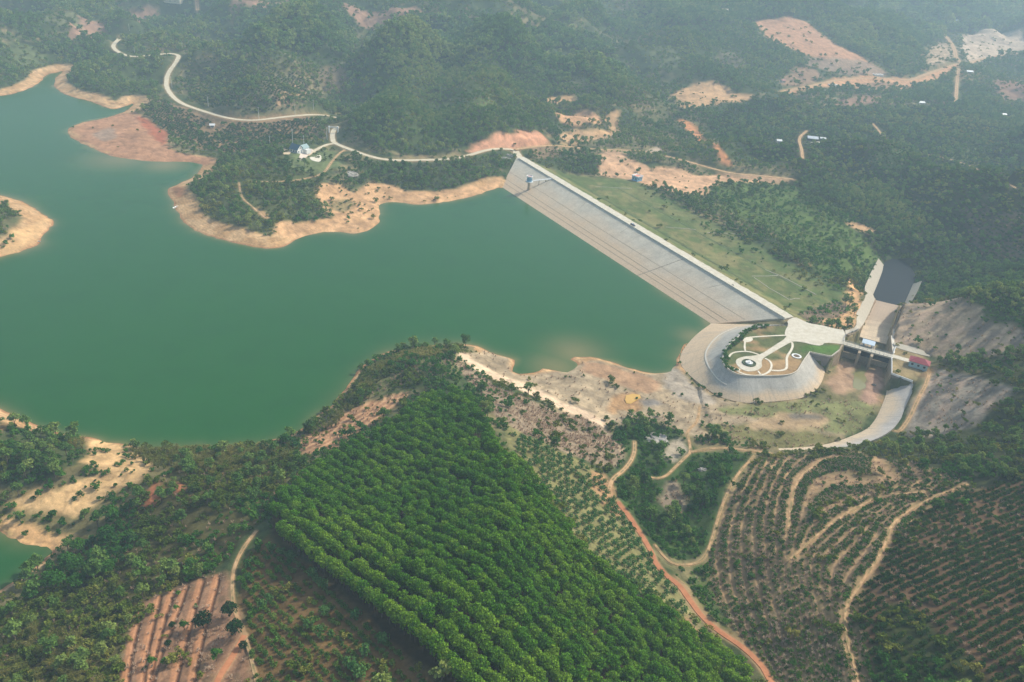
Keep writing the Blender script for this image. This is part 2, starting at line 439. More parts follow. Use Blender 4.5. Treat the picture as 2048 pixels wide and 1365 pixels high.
# ------------------------------------------------------------------ built surfaces of the dam and spillway (geometry first, objects later)
def loft(top, bot, nu, nv, sag=0.0):
    A = resample(top, nu + 1); B = resample(bot, nu + 1)
    V = []; UV = []
    sa = np.r_[0, np.cumsum(np.linalg.norm(np.diff((A + B) / 2, axis=0), axis=1))]
    wd = np.linalg.norm(A - B, axis=1)
    for j in range(nv + 1):
        t = j / nv
        for i in range(nu + 1):
            p = A[i] * (1 - t) + B[i] * t
            p = p - np.array([0, 0, sag * 4 * t * (1 - t)])
            V.append(p); UV.append((sa[i], wd[i] * t))
    F = [(j * (nu + 1) + i, j * (nu + 1) + i + 1, (j + 1) * (nu + 1) + i + 1, (j + 1) * (nu + 1) + i) for j in range(nv) for i in range(nu)]
    return np.array(V), F, np.array(UV)
def skirt(V, F, UV, depth):
    """turn the rim of an open sheet down so the slab has an edge"""
    from collections import Counter
    cnt = Counter(); 
    for f in F:
        for k in range(len(f)):
            cnt[tuple(sorted((f[k], f[(k + 1) % len(f)])))] += 1
    V = [tuple(p) for p in V]; UV = [tuple(p) for p in UV]; F = [tuple(f) for f in F]
    low = {}
    for (a, b), c in list(cnt.items()):
        if c == 1:
            for q in (a, b):
                if q not in low:
                    low[q] = len(V); V.append((V[q][0], V[q][1], V[q][2] - depth)); UV.append((UV[q][0], UV[q][1] + depth))
            F.append((a, b, low[b], low[a]))
    return np.array(V), F, np.array(UV)
def upfix(V, F):
    """make faces of a sheet look up"""
    out = []
    for f in F:
        a, b, c = (np.array(V[f[k]]) for k in (0, 1, 2))
        n = np.cross(b - a, c - a)
        out.append(tuple(f) if n[2] >= 0 else tuple(f)[::-1])
    return out
def tri_poly(P3):
    """triangulate a simple polygon (list of xyz)"""
    from mathutils.geometry import tessellate_polygon
    F = [tuple(t) for t in tessellate_polygon([[Vector((p[0], p[1], 0)) for p in P3]])]
    V = np.array(P3, float)
    return V, upfix(V, F), V[:, :2].copy()

crest_L = np.r_[D0 + Dn * CREST_N0, 12.0]
def dam_pt(s, n, z): return np.r_[D0 + Dd * s + Dn * n, z]
# upstream concrete face
f_top = [dam_pt(-1, CREST_N0, 12.0), dam_pt(DL - 2, CREST_N0, 12.0)]
wl0 = at(1003, 374, 0.0); wl1 = at(1423, 648, 0.0)
dirL = (wl0 - f_top[0]); dirR = (wl1 - f_top[1])
FACE = loft(f_top, [wl0 + dirL * .22, wl1 + dirR * .22], 120, 14)
# headland lining
HT_PX = pp("1577,650 1552,650.5 1532,652 1512,654.5 1499,658 1486,666 1473,678 1460,689 1450,701 1445,716 1445,728 1452,737.5 1466,747 1479,752 1499,753.6 1525,754 1552,753.6 1578,752 1593,745.5 1598,737.5 1607,722 1619,706")
TOE_PX = [(1423,647,0),(1392,669,0),(1365,700,0),(1358,722,.4),(1368,741,1.2),(1399,768,2.6),(1433.5,792,3.3),(1468,803,3.5),(1502,807,3.5),(1553,803,3.5),(1604.6,797.5,3.5),(1632,782,3.5),(1645.6,761.6,3.5),(1651,739,3.5)]
HTOP = chaikin(ats(HT_PX, 12.0), 2); HTOE = chaikin(ats(TOE_PX), 2)
HEAD = loft(HTOP, HTOE, 110, 10, .25)
# plateau behind it
PLAT = [tuple(p) for p in ats(HT_PX, 11.8)] + [tuple(p) for p in ats(pp("1661,715 1678,701 1686,689 1690,684 1688,662 1644,651 1618,646 1603,638 1590,634 1574,640"), 11.8)]
PLATT = tri_poly(PLAT)
RAB = tri_poly([tuple(p) for p in ats(pp("1784,715 1783,749 1825,765 1842,745 1862,714 1832,698 1791,691"), 11.8)])
# right bank lining of the approach channel
RB_TOP = chaikin(np.array([at(1826,766,10.5), at(1827,772,10), at(1820,802,9.5), at(1805,834,9), at(1786,859,9), at(1761,875,8.5), at(1730,887,8), at(1668,902,7), at(1610,906,6), at(1556,906,5)]), 2)
RB_TOE = chaikin(np.array([at(1773.5,781,3.3), at(1772,790,3.3), at(1764,812,3.3), at(1751.6,839,3.3), at(1734.5,859,3.3), at(1705,872,3.3), at(1668.6,885.6,3.3), at(1632,893,3.3), at(1590,896,3.3), at(1554,897,3.4)]), 2)
RBANK = loft(RB_TOP, RB_TOE, 70, 5)
RB_BERM = RB_TOP + 0
# spillway
BL = at(1686, 686, 12.0); BR = at(1784, 713, 12.0)
bdir = (BR - BL)[:2]; BLEN = float(np.linalg.norm(bdir)); bdir = bdir / BLEN
fdir = np.array([-bdir[1], bdir[0]])
if fdir @ (at(1750, 606, -11)[:2] - BL[:2]) < 0: fdir = -fdir          # flow direction, away from the lake
def sp(a, b, z): return np.r_[BL[:2] + bdir * a + fdir * b, z]      # spillway frame: a along the bridge, b downstream
CH_L = np.array([at(1719,674,2.5), at(1727,648,-2), at(1750,606,-11)])
CH_R = np.array([at(1774,689,2.5), at(1781,656,-2), at(1796,617,-11)])
CH_L = np.r_[CH_L, [at(1751, 597, -12.3)]]; CH_R = np.r_[CH_R, [at(1799, 607, -12.3)]]
CHUTE = loft(CH_L, CH_R, 30, 6)
LB_OUT = np.array([at(1690,661,12), at(1706,658,11.4), at(1713,650,9), at(1713,626,4.5), at(1721,612,2), at(1731,591,-1.5), at(1729.4,575,-3), at(1741,547,-5.5), at(1757,517,-8)])
LB_IN = np.array([at(1691,669,12), at(1719,658,7), at(1729,645,2.5), at(1740,623,-3), at(1750.6,597,-7.5), at(1745.5,591,-8), at(1756,566,-10.5), at(1763,548,-11.5), at(1768,531,-12)])
LBANK = loft(LB_OUT, LB_IN, 40, 4)
LWALL = loft(np.array([LB_IN[0], LB_IN[1], LB_IN[2], LB_IN[3], LB_IN[4]]), np.array([at(1716,676,2.3), at(1719,672,2), at(1727.5,648,-2.2), at(1739,626,-6.5), at(1751,605,-11.5)]), 24, 3)
RW_TOP = np.array([at(1786,709,12), at(1784,690,11.5), at(1782,670,9.5), at(1788,650,4), at(1794,631,-1), at(1801,612,-6)])
RW_BOT = np.array([sp(BLEN, 3, 1.5), at(1774.5,691,2.2), at(1778,668,-.5), at(1782,654,-2.5), at(1789,636,-6.5), at(1797,617,-11.5)])
RWALL = loft(RW_TOP, RW_BOT, 24, 3)
RR_OUT = np.array([at(1790,706,12), at(1789,690,11.6), at(1788,672,9.6), at(1793,652,4.2), at(1799,632,-.8), at(1804,613,-5.8)])
RCAP = loft(RR_OUT, RW_TOP, 24, 1)
RSLAB = loft(np.array([at(1844,562,-6), at(1834,585,-6), at(1818,612,-5.5)]), np.array([at(1826,568,-11.8), at(1820,583,-11.6), at(1806,613,-11)]), 10, 3)
BASIN = [tuple(p) for p in ats(pp("1750,600 1796,612 1806,612 1816,606 1822,580 1833,553 1822,535 1808,522 1785,517 1770,524 1767,532 1756,566 1745,590"), -11.7)]
BASINT = tri_poly(BASIN)
# approach floor
FLOOR = [tuple(at(u, v, 3.4)) for u, v in ((1399,768),(1433.5,792),(1468,803),(1502,807),(1553,803),(1604.6,797.5),(1632,782),(1645.6,761.6),(1651,739))]
FLOOR += [tuple(sp(1, -1, 1.4)), tuple(sp(1, 3, 1.4)), tuple(sp(BLEN - .5, 3, 1.4)), tuple(sp(BLEN - .5, -1, 1.4))] + [tuple(p) for p in RB_TOE[::3]] + [tuple(at(u, v, 3.4)) for u, v in ((1500,886),(1440,858),(1405,815))]
FLOORP = np.array(FLOOR)[:, :2]
# settle the ground to them
_bd = segdist(GX, GY, np.array(BASIN), True, maxd=45); H = np.where((_bd < 45) & ~inpoly(GX, GY, np.array(BASIN)[:, :2]), np.minimum(H, -11.3 + .5 * np.maximum(_bd - 1.5, 0)), H)
BUILT |= (face_s > -2) & (ds < DL + 3) & (dn > -48) & (dn < CREST_N1 + 1)
inF = inpoly(GX, GY, FLOORP)
H = np.where(inF, 3.2 + .9 * (fbm(GX, GY, 9, 3, 8) - .4) - .55 * sstep(.25, .0, np.abs(((GX - BL[0]) * bdir[0] + (GY - BL[1]) * bdir[1]) / BLEN - .53)) * (((GX - BL[0]) * fdir[0] + (GY - BL[1]) * fdir[1]) > -32), H)
stamp_tris(PLATT[0], PLATT[1], 0.0)
stamp_tris(RAB[0], RAB[1], 0.0)
BUILT &= ~inpoly(GX, GY, RAB[0][:, :2])
for S, dr in ((HEAD, .7), (RBANK, .6), (LBANK, .5), (CHUTE, .7), (RSLAB, .5), (LWALL, .8)):
    stamp_tris(S[0], S[1], dr)
stamp_tris(RCAP[0], RCAP[1], .4)
stamp_tris(BASINT[0], BASINT[1], 1.2)
H = np.where(inpoly(GX, GY, np.array([sp(0, 2, 0), sp(BLEN, 2, 0), CH_R[0], CH_L[0]])[:, :2]), 1.0, H)
BUILT |= inpoly(GX, GY, np.array([sp(-1, -4, 0), sp(BLEN + 3, -4, 0), CH_R[0], CH_R[1], CH_L[1], CH_L[0]])[:, :2])
print('bridge', BLEN, 'head slope', np.linalg.norm((HTOP - resample(HTOE, len(HTOP)))[40:80, :2], axis=1).mean())
# ------------------------------------------------------------------ ground cover: colour and how much grows where
def rgb(r, g, b): return np.array(lin(r, g, b), np.float32)
C_GRASS = rgb(86, 104, 62); C_DRYG = rgb(140, 128, 92); C_SCRUB = rgb(70, 84, 50); C_SOIL = rgb(176, 130, 94); C_RED = rgb(166, 106, 74)
C_TAN = rgb(196, 158, 116); C_SAND = rgb(206, 168, 118); C_PALE = rgb(214, 194, 164); C_MUD = rgb(176, 156, 126); C_PINK = rgb(176, 152, 136); C_GREY = rgb(150, 138, 122)
C_FLOOR = rgb(70, 84, 46); C_ORANGE = rgb(204, 142, 96); C_ROCK = rgb(160, 146, 132)
n1 = fbm(GX, GY, 60, 4, 11); n2 = fbm(GX, GY, 14, 4, 12); n3 = fbm(GX, GY, 4, 3, 13); n4 = fbm(GX, GY, 220, 3, 14); TALL = np.full_like(n1, .72)
def lerp(a, b, f): return a + (b - a) * f[..., None]
CC = lerp(C_SCRUB[None, None, :], C_DRYG[None, None, :], sstep(.42, .66, n1 * .6 + n2 * .4))
CC = lerp(CC, C_SOIL[None, None, :] * .9, sstep(.58, .72, n2 * .5 + n3 * .25 + n4 * .25) * .5)
TD = .16 + .5 * sstep(.40, .62, n4 * .5 + n1 * .5)            # trees
SH = .55 + .3 * sstep(.4, .6, n2)                               # shrubs
DRY = np.zeros_like(n1)                                         # dry twiggy growth
def soft(P, fe=1.5, wa=2.0, ws=6.0):
    """inside-ness of a ground outline with a ragged edge"""
    P = np.asarray(P)[:, :2]
    dx = (fbm(GX, GY, ws, 2, 21) - .5) * 2 * wa; dy = (fbm(GX, GY, ws, 2, 22) - .5) * 2 * wa
    X = GX + dx; Y = GY + dy
    ins = inpoly(X, Y, P)
    d = segdist(X, Y, P, True, maxd=fe * 2 + 1)
    return np.clip(.5 + np.where(ins, d, -d) / (2 * fe), 0, 1).astype(np.float32)
def cover(s, col=None, td=None, sh=None, dry=None, z=None, fe=None, wa=None, var=.22, k=1.0):
    global CC, TD, SH, DRY
    P = px2w(pp(s)) if z is None else ats(pp(s), z)
    P = chaikin(P, 1, True)
    dist = float(np.linalg.norm(P[:, :2].mean(0)))
    fe = fe if fe is not None else .9 + dist * .002; wa = wa if wa is not None else 1.2 + dist * .005
    m = soft(P, fe, wa, 4 + dist * .012) * k
    if col is not None:
        c = np.asarray(col, np.float32)[None, None, :] * (1 + var * 3.4 * (n2 * .45 + n3 * .55 - .5))[..., None]
        CC = lerp(CC, c, m)
    if td is not None: TD = TD * (1 - m) + td * m
    if sh is not None: SH = SH * (1 - m) + sh * m
    DRY = DRY * (1 - m) + (dry or 0) * m
    return m

# --- woods and hill growth, far to near
FOREST = C_FLOOR
cover("0,-30 500,-30 480,60 400,70 300,60 230,70 120,60 0,80", FOREST, .55, .4)
cover("0,85 120,70 225,75 215,130 150,150 80,140 0,175", FOREST, .75, .4)
cover("150,125 240,95 320,110 330,150 320,195 270,200 180,185 130,150", FOREST, .8, .4)
cover("480,25 560,12 680,20 712,70 705,120 640,105 560,100 500,105 470,80", FOREST, 1, .2)
cover("725,80 760,55 860,38 960,40 1000,55 1100,50 1180,75 1240,115 1265,165 1245,205 1180,190 1110,185 1080,240 1100,262 1000,262 930,298 780,312 700,272 690,235 745,150", FOREST, .92, .5)
cover("1000,-30 2048,-30 2100,55 1930,62 1880,70 1830,110 1790,150 1745,118 1690,95 1640,50 1580,33 1510,38 1400,60 1250,70 1100,40", FOREST, .95, .3)
cover("1380,60 1500,42 1520,75 1600,108 1640,135 1560,180 1480,190 1440,168 1340,155 1290,110", FOREST, .6, .5)
cover("395,352 430,318 500,305 575,312 600,330 650,340 640,372 630,400 645,440 560,445 530,470 470,482 400,452 372,405", rgb(84, 92, 56), .40, .8)
cover("700,318 780,326 900,323 970,306 1010,310 1002,345 940,372 850,382 790,372 740,360", rgb(70, 80, 50), .42, .9)
cover("1480,205 1700,215 2100,190 2100,640 1960,595 1840,590 1832,520 1760,490 1680,445 1600,405 1420,392 1425,365 1590,362 1600,335 1490,300 1400,245", rgb(62, 66, 42), .22, .8)
cover("1620,335 1700,370 1780,380 1830,430 1810,500 1760,480 1700,420 1600,395 1590,365", FOREST, .75, .7)
cover("1900,190 2100,110 2100,330 1980,260 1900,215", FOREST, .55, .7)
cover("1415,365 1500,350 1590,372 1700,420 1720,470 1790,500 1740,530 1700,545 1650,565 1600,500 1500,440 1420,400", rgb(92, 112, 56), .10, .9)
cover("1845,590 1830,520 1860,500 1960,520 2100,560 2100,690 2030,665 1950,625 1925,595", FOREST, .7, .8)
cover("1700,908 1790,885 1850,870 1960,840 2040,790 2100,770 2100,975 2000,985 1900,960 1790,925", rgb(70, 76, 48), .55, .8)
cover("1870,715 1900,700 1990,712 2100,690 2100,790 2030,780 1990,745 1900,738", rgb(78, 84, 52), .5, .8)
for s in ("480,25 560,12 680,20 712,70 705,120 640,105 560,100 500,105 470,80", "725,80 760,55 860,38 960,40 1000,55 1100,50 1180,75 1240,115 1265,165 1245,205 1180,190 1080,150 1000,130 900,140 800,140 750,130",
          "1000,-30 2048,-30 2100,55 1930,62 1880,70 1830,110 1790,150 1745,118 1690,95 1640,50 1580,33 1510,38 1400,60 1250,70 1100,40"):
    m = soft(chaikin(px2w(pp(s)), 1, True), 4, 5, 20); TALL = TALL * (1 - m) + 1.15 * m
# brown dry hillside plots far away
for s in ("450,20 520,0 620,5 640,18 560,15 490,25", "670,0 830,10 850,30 730,60 700,30", "240,20 290,15 320,28 300,42 250,40", "140,30 200,35 215,60 160,95 130,75",
          "1985,160 2030,155 2060,190 2030,210 1995,190", "1650,195 1760,188 1770,205 1690,215"):
    cover(s, rgb(160, 126, 104), .08, .2, .4)
cover("560,165 610,160 620,195 590,215 540,215 545,185", rgb(150, 122, 96), .06, .4, .2)
cover("270,215 340,200 470,245 640,232 640,270 560,290 430,308 340,270", rgb(136, 114, 84), .05, .25, .1)
cover("360,150 400,110 520,110 560,150 620,160 600,200 520,235 440,225 370,190", rgb(108, 104, 74), .12, .55, .1)
for s, c in (("640,130 700,135 692,190 640,185", (128, 112, 86)), ("900,175 965,168 1010,205 950,235 890,225", (98, 112, 62)), ("1300,92 1375,108 1365,142 1300,130", (104, 112, 76)), ("1425,98 1495,108 1485,150 1430,142", (116, 110, 84)),
             ("1890,268 1985,290 1965,332 1880,312", (104, 118, 72)), ("1745,298 1835,308 1820,350 1735,340", (86, 104, 60)), ("1930,400 2080,430 2080,530 1990,520 1920,470", (104, 92, 76)), ("80,30 150,25 170,60 100,75", (112, 114, 78)),
             ("20,90 90,95 100,125 20,130", (100, 110, 70)), ("1500,225 1600,228 1590,262 1500,258", (86, 102, 58)), ("1130,150 1180,155 1185,190 1140,190", (112, 116, 80))):
    cover(s, rgb(*c), .16, .7, .1)
cover("1100,95 1250,110 1340,165 1300,180 1200,150", rgb(90, 92, 64), .5, .6)
cover("1220,110 1345,160 1420,240 1380,250 1290,200 1220,160", rgb(96, 98, 66), .3, .7, .2)
cover("1508,45 1545,37 1590,36 1625,50 1645,70 1675,92 1735,120 1778,152 1740,150 1690,140 1640,118 1600,106 1560,92 1530,72", rgb(190, 142, 108), 0, .06, .1)
cover("1625,112 1690,118 1735,122 1778,152 1740,150 1680,150 1640,140 1610,130", rgb(150, 128, 108), .02, .2, .3)
cover("1555,172 1580,135 1625,133 1650,160 1600,172", rgb(158, 128, 102), .04, .25, .3)
cover("1555,187 1580,176 1640,166 1690,152 1775,153 1830,160 1870,146 1905,128 1927,131 1872,166 1800,181 1720,178 1660,172 1590,185", rgb(204, 156, 116), 0, .05)
cover("1715,168 1760,162 1800,165 1790,182 1740,182", rgb(160, 128, 100), .05, .3)
cover("1920,77 1945,67 2000,65 2060,68 2060,106 2000,110 1950,124 1925,124", rgb(206, 182, 156), 0, .08, var=.4)
cover("1842,122 1872,90 1892,76 1902,96 1907,124 1860,136", rgb(170, 146, 116), 0, .2)
cover("1990,155 2060,160 2060,200 2010,185", rgb(160, 122, 100), .1, .3)
cover("1340,186 1380,171 1430,163 1455,172 1470,186 1512,190 1515,196 1450,206 1390,219 1365,222", C_TAN, 0, .08, var=.35)
cover("1357,234 1376,240 1402,262 1432,290 1456,315 1467,330 1448,332 1428,310 1398,285 1368,256", C_ORANGE, 0, .08, var=.35)
cover("1088,200 1105,193 1132,190 1152,196 1150,208 1120,210", C_TAN, 0, .04)
cover("1108,232 1140,225 1187,226 1202,240 1196,251 1150,252 1120,246", rgb(206, 160, 120), 0, .04)
cover("1118,263 1160,256 1200,262 1242,262 1216,276 1165,280 1120,277", rgb(200, 164, 124), 0, .06)
cover("1195,240 1230,220 1245,225 1236,245 1244,262 1205,277 1125,290 1120,286 1190,270 1228,258 1222,244", C_TAN, 0, .06)
cover("932,300 950,290 985,271 1020,262 1060,262 1087,270 1099,283 1085,291 1040,294 985,298 940,309", rgb(214, 158, 124), 0, .02, var=.4)
cover("1055,294 1100,292 1130,298 1110,318 1070,318", rgb(140, 120, 92), .1, .6, .2)
cover("1195,300 1255,304 1235,340 1200,352 1185,335", rgb(208, 168, 132), 0, .12, var=.35)
cover("1200,352 1215,325 1255,315 1290,342 1335,332 1380,346 1400,353 1440,347 1500,349 1585,360 1576,367 1500,366 1450,363 1422,371 1405,392 1360,387 1300,374 1260,362", rgb(210, 168, 130), 0, .07, var=.35)
cover("1255,303 1360,320 1395,336 1340,330 1300,322", rgb(118, 112, 80), .4, .7)
cover("1290,303 1320,290 1325,303 1310,308", rgb(190, 170, 146), 0, .1)
cover("1682,446 1702,441 1732,450 1757,465 1722,467", C_TAN, 0, .05)
cover("1130,318 1205,322 1190,352 1150,345 1100,322", rgb(66, 78, 46), .85, .8)
# the grassy back of the dam
mg = (sstep(0, 8, GRASS_W - dn) * ((ds > 0) & (ds < DL + 6) & (dn > CREST_N1 - .5))).astype(np.float32)
dg = lerp(rgb(96, 110, 62)[None, None, :], rgb(130, 126, 82)[None, None, :], sstep(.4, .62, n2 * .6 + n3 * .4))
dg = lerp(dg, rgb(190, 168, 130)[None, None, :], sstep(2.6, .4, dn - CREST_N1) * .7)
dg = lerp(dg, rgb(82, 104, 58)[None, None, :], .6 * np.exp(-((dn - 33 - 3 * (n1 - .5)) / 2.6) ** 2) + .5 * np.exp(-((dn - 62) / 2.2) ** 2) + .45 * sstep(50, 90, dn))
CC = lerp(CC, dg, mg); TD = TD * (1 - mg); SH = SH * (1 - mg) + mg * (.02 + .5 * sstep(70, 96, dn + 20 * (n2 - .5))); DRY *= 1 - mg
cover("1640,618 1680,600 1700,620 1706,650 1688,660 1640,650 1612,640 1600,628", rgb(134, 116, 92), 0, .35, .3)
cover("1690,596 1700,572 1690,552 1706,546 1722,580 1716,612 1722,640 1700,655 1680,656 1640,643 1684,632 1702,612", rgb(214, 170, 122), 0, .1, var=.35)
# peninsula and shores
beachw = np.where(GR > 430, 15.0, np.where((GX > -165) & (GX < -20), 1.6, 6.5)) * (.7 + .6 * n1)
bm_ = sstep(1.15, .8, SD / beachw) * (SD > -3)
bc = lerp(rgb(186, 148, 104)[None, None, :], rgb(204, 168, 124)[None, None, :], sstep(.35, .65, fbm(GX, GY, 9, 3, 41)))
bc = lerp(bc, rgb(160, 106, 72)[None, None, :], sstep(1.8, .2, SD + n3 * 1.5) * .8)
bc = bc * (1 + .13 * np.sin(H * 11 + n2 * 4) + .10 * np.sin(H * 27 + n3 * 3))[..., None]
CC = lerp(CC, bc, bm_); TD *= 1 - bm_; SH *= 1 - bm_; DRY *= 1 - bm_
cover("632,378 655,362 680,371 700,386 716,384 735,368 765,364 800,378 835,384 900,381 960,371 1000,352 1006,374 948,396 886,408 828,412 762,408 760,446 745,460 711,472 672,464 594,478 560,472 545,452 575,440 600,448 642,445 666,436 652,412 635,400", rgb(206, 164, 120), 0, .05, var=.4)
cover("655,405 690,395 715,410 700,420 670,425", rgb(150, 132, 92), 0, .5)
cover("133,262 160,245 245,226 268,225 332,262 338,285 348,300 416,318 434,323 411,331 335,327 222,316 190,300", rgb(176, 132, 100), 0, .02, var=.3)
cover("265,228 325,255 338,285 330,290 290,260", rgb(176, 106, 76), 0, .03)
cover("190,262 220,255 235,270 220,285 195,280", rgb(150, 134, 118), 0, .0, k=.7)
cover("342,378 368,368 370,392 350,396", rgb(160, 116, 84), 0, 0)
cover("510,410 535,430 540,440 520,432", C_TAN, 0, 0)
cover("-20,500 20,470 50,452 75,450 100,440 106,446 80,474 40,504 0,516", rgb(206, 168, 120), 0, .03)
cover("600,300 640,296 680,300 680,325 650,345 600,345 570,322", rgb(104, 116, 74), .04, .35)
# near: promontory, mud flats, bank road
cover("905,720 960,700 1000,712 1028,722 1020,745 1050,750 1108,745 1180,718 1256,738 1314,752 1356,726 1366,745 1400,775 1440,800 1500,815 1560,812 1640,800 1660,830 1700,860 1680,885 1560,898 1490,890 1430,868 1385,872 1330,845 1270,832 1240,862 1200,850 1060,780 960,735", rgb(168, 150, 122), 0, .04, .05, var=.5)
cover("1170,720 1256,740 1310,755 1330,780 1290,790 1220,760 1160,742", rgb(178, 144, 112), 0, .02)
cover("1230,790 1280,785 1290,815 1270,825 1240,815 1225,830 1215,810", rgb(188, 150, 108), 0, .02)
cover("1335,735 1365,745 1400,778 1440,805 1400,812 1350,790 1325,765", rgb(172, 160, 142), 0, .03, var=.3)
cover("1285,795 1320,800 1330,815 1290,815", rgb(130, 124, 116), 0, 0)
cover("1440,812 1560,806 1640,792 1660,800 1720,800 1760,815 1730,855 1690,872 1620,860 1540,835 1450,832", rgb(124, 126, 82), 0, .10, .2, var=.3)
cover("1400,850 1470,845 1560,850 1660,868 1690,874 1640,888 1540,893 1480,885 1420,868", rgb(122, 118, 76), 0, .16, .2)
cover("1500,840 1580,822 1660,835 1640,858 1560,862 1490,858", rgb(184, 158, 122), 0, .03, var=.3)
cover("1575,832 1620,826 1650,836 1600,846", rgb(126, 118, 104), 0, .02)
cover("1660,745 1690,722 1718,730 1702,790 1660,785 1648,770", rgb(176, 146, 118), 0, .0, var=.35)
cover("1738,745 1770,735 1772,790 1755,815 1718,796", rgb(170, 138, 116), 0, .0, var=.35)
cover("905,702 925,703 950,724 1040,762 1110,797 1165,818 1220,852 1212,862 1105,812 1020,775 945,738", rgb(226, 198, 166), 0, .01, var=.15)
cover("740,742 800,712 880,692 908,705 900,722 930,745 900,755 840,752 800,775 760,790 715,790 700,775", rgb(104, 108, 66), .0, .75, .35)
cover("600,906 598,882 640,860 690,825 740,805 790,788 818,783 812,800 735,853 684,884 642,903", rgb(168, 126, 94), 0, .14, .2)
cover("905,722 960,745 1010,785 1100,815 1165,835 1218,862 1262,890 1250,932 1205,937 1135,905 1065,875 1005,845 965,785 935,755", rgb(152, 134, 110), 0, .22, .75)
cover("1000,845 1060,878 1130,905 1202,945 1232,1000 1272,1060 1332,1150 1372,1200 1400,1240 1340,1230 1262,1170 1180,1120 1110,1010 1040,930", rgb(132, 128, 84), 0, .02, 0)
cover("1170,935 1225,955 1260,1030 1240,1040 1190,990", rgb(166, 132, 96), 0, .02)
# gully
cover("1215,860 1290,838 1330,850 1372,880 1400,905 1480,900 1505,912 1470,955 1445,1010 1430,1060 1412,1110 1370,1130 1310,1100 1262,1042 1236,1000 1222,965 1265,915", rgb(64, 84, 44), .35, .95)
cover("1330,965 1365,960 1372,1020 1345,1030 1318,1000", rgb(150, 134, 112), 0, .2, .3)
cover("1335,880 1370,875 1378,905 1350,930 1335,920", rgb(170, 158, 136), 0, .05)
cover("1330,1060 1375,1050 1400,1080 1380,1105 1340,1095", rgb(84, 110, 48), .05, .8)
cover("1375,1135 1412,1118 1430,1180 1460,1240 1545,1320 1580,1380 1540,1380 1510,1310 1455,1268 1410,1230 1375,1195", rgb(84, 96, 54), .05, .7, .1)
cover("1350,1150 1378,1180 1412,1225 1460,1262 1500,1290 1480,1300 1440,1270 1400,1235 1360,1190", rgb(150, 126, 92), .0, .25, .2)
# right hill
cover("1508,915 1640,906 1800,918 1900,950 1955,972 1800,1052 1762,1142 1702,1202 1762,1385 1545,1385 1422,1185 1418,1115 1448,1010", rgb(138, 120, 86), 0, .10, .2)
cover("1955,972 2100,960 2100,1400 1762,1400 1704,1204 1764,1142 1802,1052", rgb(104, 82, 60), 0, .02, .10, var=.25)
cover("1770,1210 1830,1210 1920,1300 2000,1400 1740,1400 1745,1300", rgb(64, 72, 40), .0, .35)
cover("1800,600 1830,598 1922,595 1945,622 2048,664 2100,680 2100,700 1990,716 1880,712 1800,690 1786,684", rgb(168, 148, 122), 0, .06, .12, var=.4)
cover("1866,738 1900,742 1990,765 2035,782 1960,842 1890,872 1818,872 1812,850 1832,800", rgb(148, 138, 122), 0, .08, .15, var=.4)
cover("1785,712 1784,748 1825,764 1842,745 1860,716 1832,700 1792,692", rgb(160, 142, 104), 0, .06)
# plateau lawn
pm = inpoly(GX, GY, np.array(PLAT)[:, :2]).astype(np.float32)
pc = lerp(rgb(96, 104, 66)[None, None, :], rgb(166, 138, 100)[None, None, :], sstep(.42, .62, fbm(GX, GY, 16, 3, 51)))
CC = lerp(CC, pc, pm); TD *= 1 - pm; SH = SH * (1 - pm) + .02 * pm; DRY *= 1 - pm
cover("1600,690 1655,690 1682,692 1662,712 1622,704 1610,712", rgb(84, 116, 52), 0, .1)
# left foreground
cover("-60,990 100,950 170,930 180,885 250,895 300,905 330,930 330,1000 230,1060 160,1090 0,1060 -60,1040", rgb(120, 112, 74), .1, .6)
cover("0,1015 60,1030 120,1028 150,1040 205,1002 255,975 312,945 302,922 250,898 212,884 178,880 175,897 150,917 168,928 205,945 150,962 122,985 112,965 80,962 45,1000", rgb(208, 172, 122), 0, .14, var=.4)
cover("60,965 120,950 200,935 205,945 130,972 70,985", rgb(112, 104, 72), .1, .8)
cover("0,1030 40,1046 92,1070 152,1073 156,1090 112,1104 62,1092 0,1060", rgb(214, 170, 118), 0, .02, var=.3)
cover("0,850 60,856 110,866 180,880 178,915 130,950 60,975 0,990", rgb(76, 86, 50), .4, .85)
cover("255,880 330,880 450,885 590,875 600,915 540,1030 480,1090 420,1150 300,1200 240,1290 260,1400 -60,1400 -60,1230 60,1210 110,1110 160,1090 230,1040 320,960 330,930", rgb(88, 84, 50), .22, .97, .12, var=.4)
cover("300,985 325,962 325,985 300,1020 285,1010", C_RED, 0, .05)
cover("345,985 362,960 368,975 350,1005", C_RED, 0, .1)
cover("275,1212 322,1190 415,1150 462,1155 470,1230 492,1270 514,1400 240,1400 255,1290", rgb(158, 122, 94), 0, .06, .25)
cover("482,1142 520,1072 560,1095 620,1130 700,1205 800,1290 900,1400 520,1400 484,1262", rgb(116, 92, 58), 0, .10, var=.4)
# rubber plantation floor
RUB_PX = "815,842 870,806 930,808 975,872 1000,925 1065,985 1110,1045 1150,1100 1180,1152 1260,1205 1340,1265 1420,1308 1478,1345 1500,1460 980,1460 860,1345 780,1285 700,1215 640,1145 560,1085 535,1030 600,985 640,948 700,915 760,882"
cover(RUB_PX, rgb(62, 52, 34), 0, 0)
